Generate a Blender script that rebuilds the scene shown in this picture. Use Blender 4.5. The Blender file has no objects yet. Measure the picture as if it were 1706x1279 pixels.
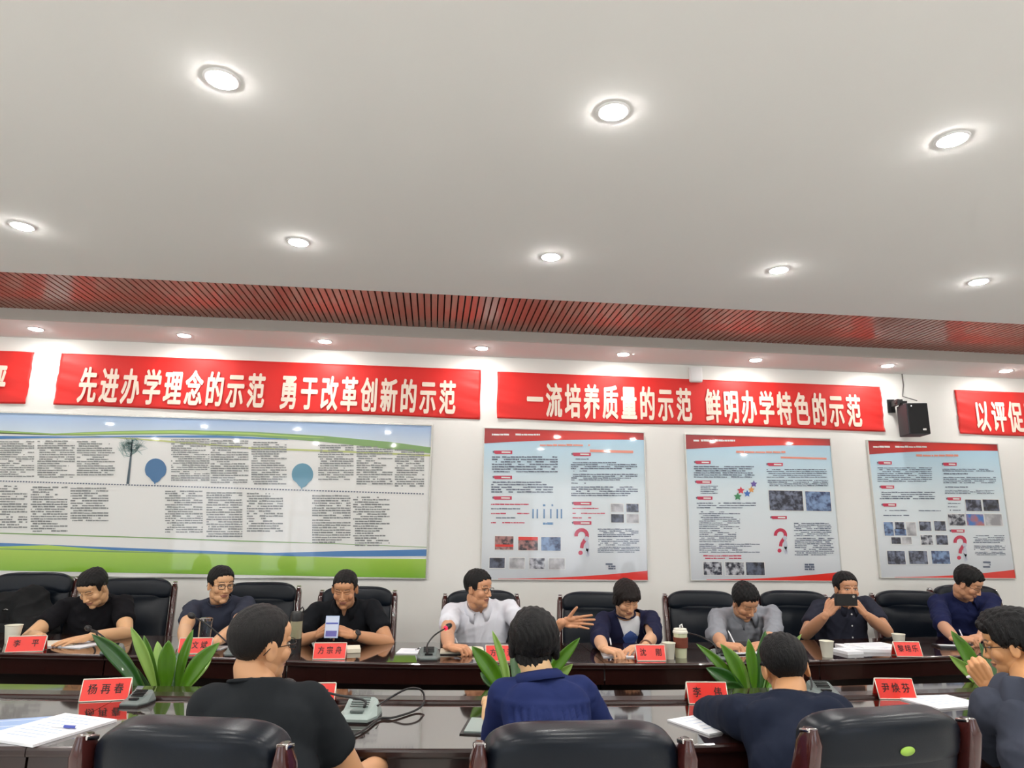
import bpy, bmesh, math, random
import numpy as np
from mathutils import Vector, Matrix
random.seed(7); RNG = np.random.default_rng(7)
SC = bpy.context.scene; COL = SC.collection
# ------------------------------------------------------------------ camera
CX, CY, F = 853.0, 639.5, 1126.0
H, CEIL = 1.42, 2.87                       # eye height, ceiling height (m)
PITCH, YAW, ROLL = 0.21359, 0.10977, 0.01414
FW = Vector((math.sin(YAW)*math.cos(PITCH), math.cos(YAW)*math.cos(PITCH), math.sin(PITCH)))
_rt = Vector((math.cos(YAW), -math.sin(YAW), 0)); _up = _rt.cross(FW)
RT = _rt*math.cos(ROLL) + _up*math.sin(ROLL); UP = -_rt*math.sin(ROLL) + _up*math.cos(ROLL)
cam = bpy.data.objects.new('camera', bpy.data.cameras.new('camera')); COL.objects.link(cam)
cam.data.sensor_width = 36.0; cam.data.lens = F/1706*36.0; cam.data.clip_start = 0.05
cam.matrix_world = Matrix(((RT.x, UP.x, -FW.x, 0), (RT.y, UP.y, -FW.y, 0), (RT.z, UP.z, -FW.z, H), (0, 0, 0, 1)))
SC.camera = cam
SC.view_settings.view_transform = 'Standard'; SC.view_settings.look = 'None'
SC.view_settings.exposure = EXPOSURE = 0.66; SC.view_settings.gamma = 1.0
SC.view_settings.use_curve_mapping = False
LAMP = 262.0                                # radiance of the downlight diffusers
world = bpy.data.worlds.new('world'); SC.world = world; world.use_nodes = True
world.node_tree.nodes['Background'].inputs[0].default_value = (0.75, 0.8, 0.9, 1)
world.node_tree.nodes['Background'].inputs[1].default_value = 0.3
SC.cycles.max_bounces = 8; SC.cycles.diffuse_bounces = 5; SC.cycles.glossy_bounces = 4
SC.cycles.transmission_bounces = 6; SC.cycles.caustics_reflective = False; SC.cycles.caustics_refractive = False
SC.cycles.sample_clamp_indirect = 4.0

def ray(px, py): return FW*F + RT*(px-CX) - UP*(py-CY)
def atY(px, py, Y): d = ray(px, py); return Vector((0, 0, H)) + d*(Y/d.y)       # photo point -> point on the upright plane y=Y
def atZ(px, py, Z): d = ray(px, py); return Vector((0, 0, H)) + d*((Z-H)/d.z)   # photo point -> point on the level plane z=Z
WY = 5.595                                  # far wall

# ------------------------------------------------------------------ helpers
def lin(c):
    return tuple(((v/255)/12.92 if v/255 <= 0.04045 else ((v/255+0.055)/1.055)**2.4) for v in c)
def mat(name, rgb, rough=0.5, metal=0.0, ior=1.5, coat=0.0, emit=None, es=0, trans=0, bump=None, vary=0, sheen=0, attr=None, spec=None):
    m = bpy.data.materials.new(name); m.use_nodes = True; nt = m.node_tree; b = nt.nodes['Principled BSDF']
    c = lin(rgb)+(1,)
    b.inputs['Base Color'].default_value = c; b.inputs['Roughness'].default_value = rough
    b.inputs['Metallic'].default_value = metal; b.inputs['IOR'].default_value = ior
    b.inputs['Coat Weight'].default_value = coat; b.inputs['Coat Roughness'].default_value = 0.04
    b.inputs['Transmission Weight'].default_value = trans; b.inputs['Sheen Weight'].default_value = sheen
    if spec is not None: b.inputs['Specular IOR Level'].default_value = spec
    if emit: b.inputs['Emission Color'].default_value = lin(emit)+(1,); b.inputs['Emission Strength'].default_value = es
    if attr:
        a = nt.nodes.new('ShaderNodeAttribute'); a.attribute_name = attr; nt.links.new(a.outputs['Color'], b.inputs['Base Color'])
    tc = None
    if bump or vary:
        tc = nt.nodes.new('ShaderNodeTexCoord')
    if vary and not attr:                 # vary = (scale, amount, stretch)
        mp = nt.nodes.new('ShaderNodeMapping'); mp.inputs['Scale'].default_value = vary[2] if len(vary) > 2 else (1, 1, 1)
        n = nt.nodes.new('ShaderNodeTexNoise'); n.inputs['Scale'].default_value = vary[0]; n.inputs['Detail'].default_value = 4
        mx = nt.nodes.new('ShaderNodeMix'); mx.data_type = 'RGBA'
        mx.inputs['A'].default_value = tuple(v*(1-vary[1]) for v in c[:3])+(1,)
        mx.inputs['B'].default_value = tuple(min(1, v*(1+vary[1])) for v in c[:3])+(1,)
        nt.links.new(tc.outputs['Object'], mp.inputs[0]); nt.links.new(mp.outputs[0], n.inputs['Vector'])
        nt.links.new(n.outputs['Fac'], mx.inputs['Factor']); nt.links.new(mx.outputs['Result'], b.inputs['Base Color'])
    if bump:                              # bump = (scale, strength, distance)
        n2 = nt.nodes.new('ShaderNodeTexNoise'); n2.inputs['Scale'].default_value = bump[0]; n2.inputs['Detail'].default_value = 3
        bp = nt.nodes.new('ShaderNodeBump'); bp.inputs['Strength'].default_value = bump[1]; bp.inputs['Distance'].default_value = bump[2]
        nt.links.new(tc.outputs['Object'], n2.inputs['Vector']); nt.links.new(n2.outputs['Fac'], bp.inputs['Height'])
        nt.links.new(bp.outputs[0], b.inputs['Normal'])
    return m
def link(name, me, parent=None, m=None, smooth=True):
    o = bpy.data.objects.new(name, me); COL.objects.link(o)
    if parent is not None: o.parent = parent
    if m is not None:
        for x in (m if isinstance(m, (list, tuple)) else [m]): me.materials.append(x)
    if smooth and len(me.polygons): me.shade_smooth() if smooth is True else me.shade_smooth()
    return o
def tag(o, label=None, cat=None, group=None, kind=None):
    if label: o['label'] = label
    if cat: o['category'] = cat
    if group: o['group'] = group
    if kind: o['kind'] = kind
    return o
def empty(name, loc=(0, 0, 0), rz=0, label=None, cat=None, group=None):
    o = bpy.data.objects.new(name, None); COL.objects.link(o); o.location = loc; o.rotation_euler = (0, 0, rz)
    o.empty_display_size = 0.1
    return tag(o, label, cat, group)
class MB:
    """collects verts and faces of one mesh object"""
    def __init__(s): s.v = []; s.f = []; s.mi = []
    def add(s, v, f, mi=0):
        k = len(s.v); s.v += [tuple(p) for p in v]; s.f += [tuple(i+k for i in q) for q in f]; s.mi += [mi]*len(f); return s
    def box(s, c, d, rot=None, bevel=0, mi=0):
        bm = bmesh.new(); bmesh.ops.create_cube(bm, size=1)
        for v in bm.verts: v.co = Vector((v.co.x*d[0], v.co.y*d[1], v.co.z*d[2]))
        if bevel: bmesh.ops.bevel(bm, geom=list(bm.edges), offset=bevel, segments=2, affect='EDGES', profile=0.6)
        R = rot if rot is not None else Matrix.Identity(3)
        bm.verts.index_update()
        s.add([R @ v.co + Vector(c) for v in bm.verts], [[v.index for v in f.verts] for f in bm.faces], mi); bm.free(); return s
    def quadgrid(s, rows, mi=0, closed_u=False):
        n = len(rows[0]); v = [p for r in rows for p in r]; f = []
        for i in range(len(rows)-1):
            for j in range(n if closed_u else n-1):
                f.append((i*n+j, i*n+(j+1) % n, (i+1)*n+(j+1) % n, (i+1)*n+j))
        return s.add(v, f, mi)
    def tube(s, pts, r, seg=10, mi=0, caps=True):
        pts = [Vector(p) for p in pts]; rr = r if isinstance(r, (list, tuple)) else [r]*len(pts)
        rows = []; prev = None
        for i, p in enumerate(pts):
            t = (pts[min(i+1, len(pts)-1)] - pts[max(i-1, 0)]).normalized()
            if prev is None:
                a = t.orthogonal().normalized()
            else:
                a = (prev - t*prev.dot(t)).normalized()
            prev = a; b = t.cross(a)
            rows.append([p + (a*math.cos(2*math.pi*k/seg) + b*math.sin(2*math.pi*k/seg))*rr[i] for k in range(seg)])
        k0 = len(s.v); s.quadgrid(rows, mi, True)
        if caps:
            s.f.append(tuple(reversed(range(k0, k0+seg)))); s.f.append(tuple(range(k0+(len(rows)-1)*seg, k0+len(rows)*seg))); s.mi += [mi, mi]
        return s
    def lathe(s, prof, c=(0, 0, 0), seg=24, mi=0, M=None):
        rows = [[Vector((r*math.cos(2*math.pi*k/seg), r*math.sin(2*math.pi*k/seg), z)) for k in range(seg)] for r, z in prof]
        if M is not None: rows = [[M @ p for p in r] for r in rows]
        rows = [[p + Vector(c) for p in r] for r in rows]
        k0 = len(s.v); s.quadgrid(rows, mi, True)
        s.f.append(tuple(reversed(range(k0, k0+seg)))); s.f.append(tuple(range(k0+(len(rows)-1)*seg, k0+len(rows)*seg))); s.mi += [mi, mi]
        return s
    def superq(s, c, a, e1=0.4, e2=0.4, nu=28, nv=16, fn=None, rot=None, mi=0):
        sp = lambda x, e: math.copysign(abs(x)**e, x)
        rows = []
        for i in range(nv+1):
            ph = -math.pi/2 + math.pi*i/nv; ph = max(-math.pi/2+0.02, min(math.pi/2-0.02, ph))
            row = []
            for j in range(nu):
                th = 2*math.pi*j/nu
                p = Vector((a[0]*sp(math.cos(ph), e1)*sp(math.cos(th), e2), a[1]*sp(math.cos(ph), e1)*sp(math.sin(th), e2), a[2]*sp(math.sin(ph), e1)))
                if fn: p = fn(p)
                if rot is not None: p = rot @ p
                row.append(p + Vector(c))
            rows.append(row)
        k0 = len(s.v); s.quadgrid(rows, mi, True)
        s.f.append(tuple(reversed(range(k0, k0+nu)))); s.f.append(tuple(range(k0+nv*nu, k0+(nv+1)*nu))); s.mi += [mi, mi]
        return s
    def prism(s, poly, z0, z1, mi=0):     # poly = list of (x,y), extruded upward
        n = len(poly)
        s.add([(x, y, z0) for x, y in poly]+[(x, y, z1) for x, y in poly],
              [tuple(reversed(range(n))), tuple(range(n, 2*n))]+[(i, (i+1) % n, n+(i+1) % n, n+i) for i in range(n)], mi); return s
    def build(s, name, m=None, parent=None, smooth=False, angle=None):
        me = bpy.data.meshes.new(name); me.from_pydata(s.v, [], s.f); 
        o = bpy.data.objects.new(name, me); COL.objects.link(o)
        for x in (m if isinstance(m, (list, tuple)) else [m]): me.materials.append(x)
        if any(s.mi): me.polygons.foreach_set('material_index', s.mi)
        if parent is not None: o.parent = parent
        bm = bmesh.new(); bm.from_mesh(me); bmesh.ops.recalc_face_normals(bm, faces=bm.faces); bm.to_mesh(me); bm.free()
        if smooth:
            me.shade_smooth()
            if angle: me.set_sharp_from_angle(angle=math.radians(angle))
        me.update(); return o
def text_mesh(txt, bold=0.0, depth=0.0, shear=0):
    c = bpy.data.curves.new('t', 'FONT'); c.body = txt; c.offset = bold; c.extrude = depth; c.resolution_u = 3; c.shear = shear
    o = bpy.data.objects.new('t', c); COL.objects.link(o)
    dg = bpy.context.evaluated_depsgraph_get(); me = bpy.data.meshes.new_from_object(o.evaluated_get(dg))
    bpy.data.objects.remove(o); 
    n = len(me.vertices); co = np.empty(n*3); me.vertices.foreach_get('co', co); co = co.reshape(-1, 3)
    f = [tuple(p.vertices) for p in me.polygons]; bpy.data.meshes.remove(me)
    if n == 0: return co, f
    lo, hi = co.min(0), co.max(0)
    return co, f
_glyphs = {}
def glyph(ch, bold=0.0):
    if (ch, bold) not in _glyphs: _glyphs[(ch, bold)] = text_mesh(ch, bold)
    return _glyphs[(ch, bold)]
def write(mb, chars, origin, right, up, pitch, cw, chh, bold=0.0):
    """lay glyphs in a row: origin = lower left, each in an em box cw x chh"""
    x = 0; right = Vector(right); up = Vector(up); nrm = right.cross(up).normalized()
    shifts = [(0, 0)] if not bold else [(0, 0), (bold, 0), (-bold, 0), (bold*.5, bold*.7), (-bold*.5, -bold*.7), (bold*.5, -bold*.7), (-bold*.5, bold*.7)]
    for ch in chars:
        if ch == ' ': x += pitch*0.62; continue
        v, f = glyph(ch)
        for k, (sx, sy) in enumerate(shifts):
            o = Vector(origin) + right*(x+sx*cw) + up*(sy*chh) + nrm*(k*0.00006)
            mb.add([o + right*(p[0]*cw) + up*((p[1]+0.12)*chh) for p in v], f)
        x += pitch

M = dict(
    ceiling=mat('ceiling_paint', (240, 240, 238), 0.9),
    wall=mat('wall_paint', (240, 239, 234), 0.85, bump=(90, 0.04, 0.002)),
    floor=mat('floor_tile', (226, 224, 218), 0.25),
    slat=mat('slat_wood', (152, 86, 68), 0.32, coat=0.2, vary=(3, 0.3, (14, 0.6, 1))),
    dark=mat('recess_black', (22, 15, 13), 0.8),
    fascia=mat('fascia_paint', (206, 203, 196), 0.8),
    trim=mat('lamp_rim', (240, 240, 240), 0.4),
    lamp=mat('lamp_diffuser', (255, 255, 255), 0.5, emit=(254, 251, 247), es=LAMP),
    lamp_soffit=mat('soffit_lamp_diffuser', (255, 255, 255), 0.5, emit=(254, 251, 247), es=LAMP*0.55),
    banner=mat('banner_cloth', (226, 34, 27), 0.55, sheen=0.2, bump=(500, 0.05, 0.001)),
    letter=mat('banner_lettering', (250, 232, 214), 0.6),
    top=mat('table_lacquer', (44, 26, 20), 0.05, ior=6.5, vary=(2.5, 0.35, (0.6, 9, 9))),
    wood=mat('table_wood', (38, 15, 12), 0.24, coat=0.25, vary=(2.5, 0.35, (0.6, 6, 14))),
    woodd=mat('table_wood_dark', (26, 12, 9), 0.3, vary=(2.5, 0.3, (0.6, 6, 14))),
    leather=mat('black_leather', (10, 12, 16), 0.36, bump=(260, 0.12, 0.002), spec=0.22),
    leather2=mat('black_leather_back', (12, 19, 28), 0.3, bump=(260, 0.12, 0.002), spec=0.25),
    chairwood=mat('chair_wood', (62, 26, 24), 0.18, coat=0.6, vary=(5, 0.3, (5, 5, 1))),
    chrome=mat('chrome', (200, 198, 196), 0.15, metal=1),
    black=mat('black_plastic', (14, 14, 16), 0.4),
    red=mat('red_card', (236, 52, 42), 0.28, coat=0.3),
    ink=mat('black_ink', (34, 12, 12), 0.6),
    acryl=mat('clear_acrylic_edge', (228, 226, 210), 0.12, coat=0.5),
    paper=mat('white_paper', (238, 240, 244), 0.7),
    cream=mat('cream_paper', (232, 226, 205), 0.7),
    blue=mat('blue_print', (70, 84, 170), 0.5),
    paleblue=mat('pale_blue_print', (150, 175, 215), 0.5),
    purple=mat('purple_edge', (92, 88, 160), 0.5),
    greyp=mat('grey_plastic', (104, 114, 112), 0.42),
    greyl=mat('light_grey_plastic', (150, 164, 160), 0.4),
    leaf=mat('leaf_green', (74, 122, 20), 0.32, coat=0.25, vary=(9, 0.35, (3, 3, 1))),
    leafd=mat('leaf_dark_green', (38, 84, 26), 0.3, coat=0.3, vary=(9, 0.3, (3, 3, 1))),
    leafl=mat('leaf_light_green', (128, 164, 72), 0.36, coat=0.2, vary=(9, 0.25, (3, 3, 1))),
    pot=mat('white_pot', (206, 200, 186), 0.35),
    soil=mat('soil', (50, 38, 26), 0.9, bump=(80, 0.6, 0.01)),
    glass=mat('clear_glass', (245, 250, 250), 0.02, trans=1.0, ior=1.33),
    cup=mat('paper_cup', (232, 230, 214), 0.6),
    sleeve=mat('cup_sleeve', (112, 52, 34), 0.7),
    redled=mat('red_ring', (220, 30, 50), 0.4, emit=(255, 30, 60), es=1.2),
)
# ------------------------------------------------------------------ the room
X0, X1, Y0 = -6.0, 8.0, -3.4
def slab(name, c, d, m, kind='structure', parent=None, label=None):
    o = MB().box(c, d).build(name, m, parent); 
    if parent is None: o['kind'] = kind
    if label: o['label'] = label
    return o
slab('floor', ((X0+X1)/2, (Y0+WY)/2, -0.05), (X1-X0, WY-Y0, 0.1), M['floor'], label='pale tiled floor under the tables')
slab('wall_far', ((X0+X1)/2, WY+0.06, 1.55), (X1-X0+0.2, 0.12, 3.1), M['wall'], label='white wall hung with banners and posters')
slab('wall_left', (X0-0.05, (Y0+WY)/2, 1.55), (0.1, WY-Y0, 3.1), M['wall'])
slab('wall_right', (X1+0.05, (Y0+WY)/2, 1.55), (0.1, WY-Y0, 3.1), M['wall'])
slab('wall_back', ((X0+X1)/2, Y0-0.05, 1.55), (X1-X0+0.2, 0.1, 3.1), M['wall'])
SL0, SL1 = 4.075, 5.087                      # the slatted recess between main ceiling and soffit
ce = slab('ceiling', ((X0+X1)/2, (Y0+SL0)/2, CEIL+0.1), (X1-X0, SL0-Y0, 0.2), M['ceiling'], label='flat grey-white main ceiling with recessed downlights')
slab('trim_1', ((X0+X1)/2, (SL1+WY)/2, CEIL+0.1), (X1-X0, WY-SL1, 0.2), M['ceiling'], label='white dropped soffit along the far wall')
slab('trim_2', ((X0+X1)/2, SL1-0.004, CEIL+0.042), (X1-X0, 0.012, 0.086), M['fascia'], label='narrow grey fascia below the red-brown slats')
rec = empty('ceiling_slats', (0, (SL0+SL1)/2, CEIL+0.09)); rec['kind'] = 'structure'; rec['label'] = 'recessed ceiling strip of red-brown slats'
MB().box((1, 0, 0.06), (X1-X0, SL1-SL0, 0.02)).build('backing_board', M['dark'], rec)
base = None; n = 0; x = -4.35
while x < 6.1:
    if base is None:
        base = MB().box((0, 0, 0), (0.037, SL1-SL0-0.012, 0.022), bevel=0.002).build('slat', M['slat'], rec); o = base
    else:
        o = base.copy(); COL.objects.link(o); o.parent = rec
    o.location = (x, -0.0, 0.004); x += 0.0462
# downlights
def downlight(x, y, label, row):
    t = empty('ceiling_downlight', (x, y, CEIL), 0, label, 'ceiling light', row)
    return t
def place_lights():
    rim = MB().lathe([(0.044, -0.001), (0.048, -0.005), (0.055, -0.004), (0.060, 0.0), (0.060, 0.004), (0.044, 0.004)], seg=32)
    dif = MB().lathe([(0.0445, 0.0), (0.0445, -0.0055), (0.036, -0.0088), (0.02, -0.0108), (0.001, -0.0115)], seg=24)
    protos = {}
    def put(x, y, lab, grp):
        proto = protos.get(y > 5)
        t = downlight(x, y, lab, grp)
        if proto is None:
            a = rim.build('rim', M['trim'], t, True); b = dif.build('diffuser', M['lamp_soffit' if y > 5 else 'lamp'], t, True); protos[y > 5] = (a, b)
        else:
            for p in proto:
                c = p.copy(); COL.objects.link(c); c.parent = t
    r1 = [-3.064, -1.985, -0.916, 0.335, 1.514, 2.671, 3.874, 5.0]
    where1 = ['leftmost, above the gap left of the left banner', 'above the characters at the left end of the left banner', 'above the middle of the left banner',
              'above the gap between the two middle banners', 'above the middle of the right middle banner', 'just right of the white wall box', 'just left of the black loudspeaker', 'rightmost, above the cut-off right banner']
    for x, w in zip(r1, where1): put(x, 5.316, 'small lit soffit downlight, '+w, 'soffit downlights')
    w2 = ['at the left edge of the picture', 'second from the left', 'in the middle', 'second from the right', 'at the right edge of the picture']
    cols = [-2.094, -0.754, 0.574, 1.87, 3.09]
    for x, w in zip(cols, w2): put(x, 3.383, 'round lit downlight in the row before the slats, '+w, 'main ceiling downlights')
    w3 = ['left one', 'middle one', 'right one']
    for x, w in zip(cols[1:4], w3): put(x, 2.076, 'big bright downlight in the nearest ceiling row, '+w, 'main ceiling downlights')
    for x in (-4.2, 6.15): put(x, 5.316, 'round lit downlight in the soffit, outside the picture', 'soffit downlights out of view')
    for x in (-4.76, -3.43, 4.4, 5.7): put(x, 3.383, 'round lit ceiling downlight outside the picture', 'ceiling downlights out of view')
    for x in (-4.76, -3.43, -2.094, 3.09, 4.4, 5.7): put(x, 2.076, 'round lit ceiling downlight outside the picture', 'ceiling downlights out of view')
    for y in (0.77, -0.9):
        for x in (-4.76, -3.43, -2.094, -0.754, 0.574, 1.87, 3.09, 4.4, 5.7): put(x, y, 'round lit ceiling downlight outside the picture', 'ceiling downlights out of view')
place_lights()
# tall windows of the rear wall, behind the photographer
M['day'] = mat('daylit_pane', (255, 255, 255), 0.3, emit=(228, 238, 255), es=2.0)
for i, (wx, ww) in enumerate(((-4.6, 1.1), (-2.9, 1.1), (2.6, 1.1), (4.4, 1.1))):
    w = empty('window_%d' % (i+1), (wx, Y0+0.01, 1.5)); w['kind'] = 'structure'
    fr = MB()
    for dx in (-ww/2, 0, ww/2): fr.box((dx, 0.02, 0), (0.06, 0.06, 1.9))
    for dz in (-0.95, 0.2, 0.95): fr.box((0, 0.02, dz), (ww+0.06, 0.06, 0.06))
    fr.build('window_frame', M['trim'], w)
    MB().box((0, 0.008, 0), (ww, 0.01, 1.9)).build('pane', M['day'], w)

# ------------------------------------------------------------------ wall banners
def banner(x0, x1, z0, z1, chars, tx0, pitch, cw, zt, chh, label, seed, ex0=0):
    r = np.random.default_rng(seed)
    t = empty('wall_banner', ((x0+x1)/2, WY, z1), 0, label, 'banner', 'red slogan banners on the far wall')
    nx, nz = int((x1-x0)/0.02), 22
    def off(u, v, W):
        e = min(u, W-u); wr = 0
        wr += 0.004*math.exp(-e/0.25)*math.sin(v*38+u*9+seed) + 0.0025*math.exp(-e/0.12)*math.sin(v*90+u*20)
        wr += 0.0012*math.sin(u*7+v*30+seed) + 0.001*math.sin(u*23-v*14)
        return 0.010 + wr
    W = x1-x0; Hh = z1-z0; rows = []
    for k in range(nz+1):
        v = k/nz
        row = []
        for i in range(nx+1):
            u = i/nx*W
            sag = 0.006*math.sin(u/W*math.pi*3+seed)*(1-v)
            edge = 0.002*math.sin(v*9+seed)*((i == 0)+(i == nx))
            row.append((x0-t.location.x+u+edge, -off(u, v*Hh, W), z0+v*Hh+sag-z1))
        rows.append(row)
    mb = MB().quadgrid(rows)
    o = mb.build('cloth', M['banner'], t, True)
    md = o.modifiers.new('s', 'SOLIDIFY'); md.thickness = 0.0015
    xx = tx0-t.location.x
    for ch in chars:
        if ch == ' ': xx += pitch*0.62; continue
        mb = MB(); write(mb, ch, (xx, -0.0185, zt-z1), (1, 0, 0), (0, 0, 1), pitch, cw, chh, 0.036); mb.build('character', M['letter'], t); xx += pitch
    return t
# extents read from the photograph on the wall plane
def wx(px, py): p = atY(px, py, WY); return p.x, p.z
ZT, ZB = 2.753, 2.335
def bspan(a, b): return wx(a[0], a[1])[0], wx(b[0], b[1])[0]
b1 = bspan((96, 636), (800, 667)); b2 = bspan((828, 665), (1470, 688)); b3 = (wx(1595, 695)[0], 7.2); b0 = (-5.6, wx(50, 635)[0])
def txt_span(a, b): return wx(*a)[0], wx(*b)[0]
def zspan(pt, pb): return wx(*pt)[1], wx(*pb)[1]
s1 = txt_span((133, 640), (762, 668)); n1 = 17.62
p1_ = (s1[1]-s1[0])/(n1+0.96)
zt1, zb1 = zspan((450, 624), (450, 682))
banner(b1[0], b1[1], 2.330, 2.752, '先进办学理念的示范 勇于改革创新的示范', s1[0], p1_, p1_*0.87, zb1, (zt1-zb1)*1.03, 'red cloth banner with pale characters, left of the middle, over the green landscape poster', 1)
s2 = txt_span((877, 665), (1436, 690)); p2_ = (s2[1]-s2[0])/(n1+0.96)
zt2, zb2 = zspan((1150, 648), (1150, 704))
banner(b2[0], b2[1], 2.335, 2.742, '一流培养质量的示范 鲜明办学特色的示范', s2[0], p2_, p2_*0.87, zb2, (zt2-zb2)*1.03, 'red cloth banner with pale characters, right of the middle, between white wall box and loudspeaker', 2)
s3 = wx(1622, 695)[0]
banner(b3[0], b3[1], 2.335, 2.74, '以评促建', s3, p2_*1.02, p2_*.9, zb2, (zt2-zb2)*1.0, 'red cloth banner cut off by the right edge of the picture', 3)
s0 = wx(12, 640)[0]-p1_*.88
banner(b0[0], b0[1], 2.330, 2.752, '评', s0, p1_, p1_*0.87, zb1, (zt1-zb1)*1.03, 'red cloth banner cut off by the left edge of the picture', 4)

# ------------------------------------------------------------------ posters (flat print on glossy board)
def pm(name, rgb, **k): return mat('print_'+name, rgb, 0.3, coat=0.55, **k)
PM = dict(white=pm('white', (232, 233, 230)), navy=pm('navy', (92, 102, 122)), grey=pm('grey', (132, 136, 136)), red=pm('red', (224, 40, 26)), dred=pm('dark_red', (168, 26, 28)),
          tag=pm('magenta_red', (196, 40, 76)), salmon=pm('salmon', (236, 150, 130)), green=pm('green', (172, 206, 104)), dgreen=pm('dark_green', (124, 164, 96)), sky=pm('sky', (168, 198, 228)),
          blue=pm('blue', (66, 124, 184)), teal=pm('teal', (92, 148, 172)), dblue=pm('deep_blue', (60, 112, 160)), olive=pm('olive', (186, 196, 120)), tree=pm('tree', (64, 84, 96)), frond=pm('tree_frond', (120, 160, 158)),
          star1=pm('star_green', (60, 140, 90)), star2=pm('star_red', (214, 50, 74)), star3=pm('star_blue', (60, 110, 190)), star4=pm('star_orange', (226, 160, 90)), star5=pm('star_purple', (100, 80, 160)), fig=pm('figure_grey', (196, 200, 214)),
          cyan=pm('bar_blue', (80, 130, 176)), dgrey=pm('photo_dark', (52, 54, 64)))
def photo_mat(i, a, b, s):
    m = mat('photo_print_%d' % i, a, 0.3, coat=0.5); nt = m.node_tree; bs = nt.nodes['Principled BSDF']
    tc = nt.nodes.new('ShaderNodeTexCoord'); n = nt.nodes.new('ShaderNodeTexNoise'); n.inputs['Scale'].default_value = s; n.inputs['Detail'].default_value = 5
    r = nt.nodes.new('ShaderNodeValToRGB'); r.color_ramp.elements[0].position = 0.4; r.color_ramp.elements[1].position = 0.62
    r.color_ramp.elements[0].color = lin(a)+(1,); r.color_ramp.elements[1].color = lin(b)+(1,)
    nt.links.new(tc.outputs['Object'], n.inputs['Vector']); nt.links.new(n.outputs['Fac'], r.inputs[0]); nt.links.new(r.outputs[0], bs.inputs['Base Color']); return m
PH = [photo_mat(0, (34, 36, 52), (120, 128, 150), 26), photo_mat(1, (40, 42, 58), (196, 198, 206), 30), photo_mat(2, (46, 60, 96), (128, 156, 196), 24),
      photo_mat(3, (150, 150, 154), (206, 206, 210), 12), photo_mat(4, (40, 34, 42), (170, 120, 116), 30), photo_mat(5, (70, 120, 190), (190, 110, 90), 14), photo_mat(6, (28, 28, 40), (92, 100, 120), 20)]
def grad_mat(name, stops):
    m = mat(name, (200, 200, 200), 0.3, coat=0.55); nt = m.node_tree; bs = nt.nodes['Principled BSDF']
    tc = nt.nodes.new('ShaderNodeTexCoord'); sp = nt.nodes.new('ShaderNodeSeparateXYZ'); r = nt.nodes.new('ShaderNodeValToRGB')
    while len(r.color_ramp.elements) < len(stops): r.color_ramp.elements.new(0.5)
    for e, (p, c) in zip(r.color_ramp.elements, stops): e.position = p; e.color = lin(c)+(1,)
    nt.links.new(tc.outputs['Generated'], sp.inputs[0]); return m, nt, sp, r, bs
def gm(name, stops, axis='Z'):
    m, nt, sp, r, bs = grad_mat(name, stops); nt.links.new(sp.outputs[axis], r.inputs[0]); nt.links.new(r.outputs[0], bs.inputs['Base Color']); return m
POSTER_BG = gm('poster_blue_grey', [(0, (198, 203, 209)), (0.25, (222, 228, 232)), (0.6, (220, 233, 238)), (1, (170, 212, 234))])
HEADER = gm('poster_header', [(0, (160, 22, 28)), (0.5, (224, 34, 20)), (0.8, (232, 40, 18)), (1, (170, 24, 30))], 'X')
SKYG = gm('poster_sky', [(0, (214, 226, 234)), (1, (160, 190, 228))])
GREENG = gm('poster_green', [(0, (122, 178, 44)), (1, (178, 212, 84))])
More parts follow.
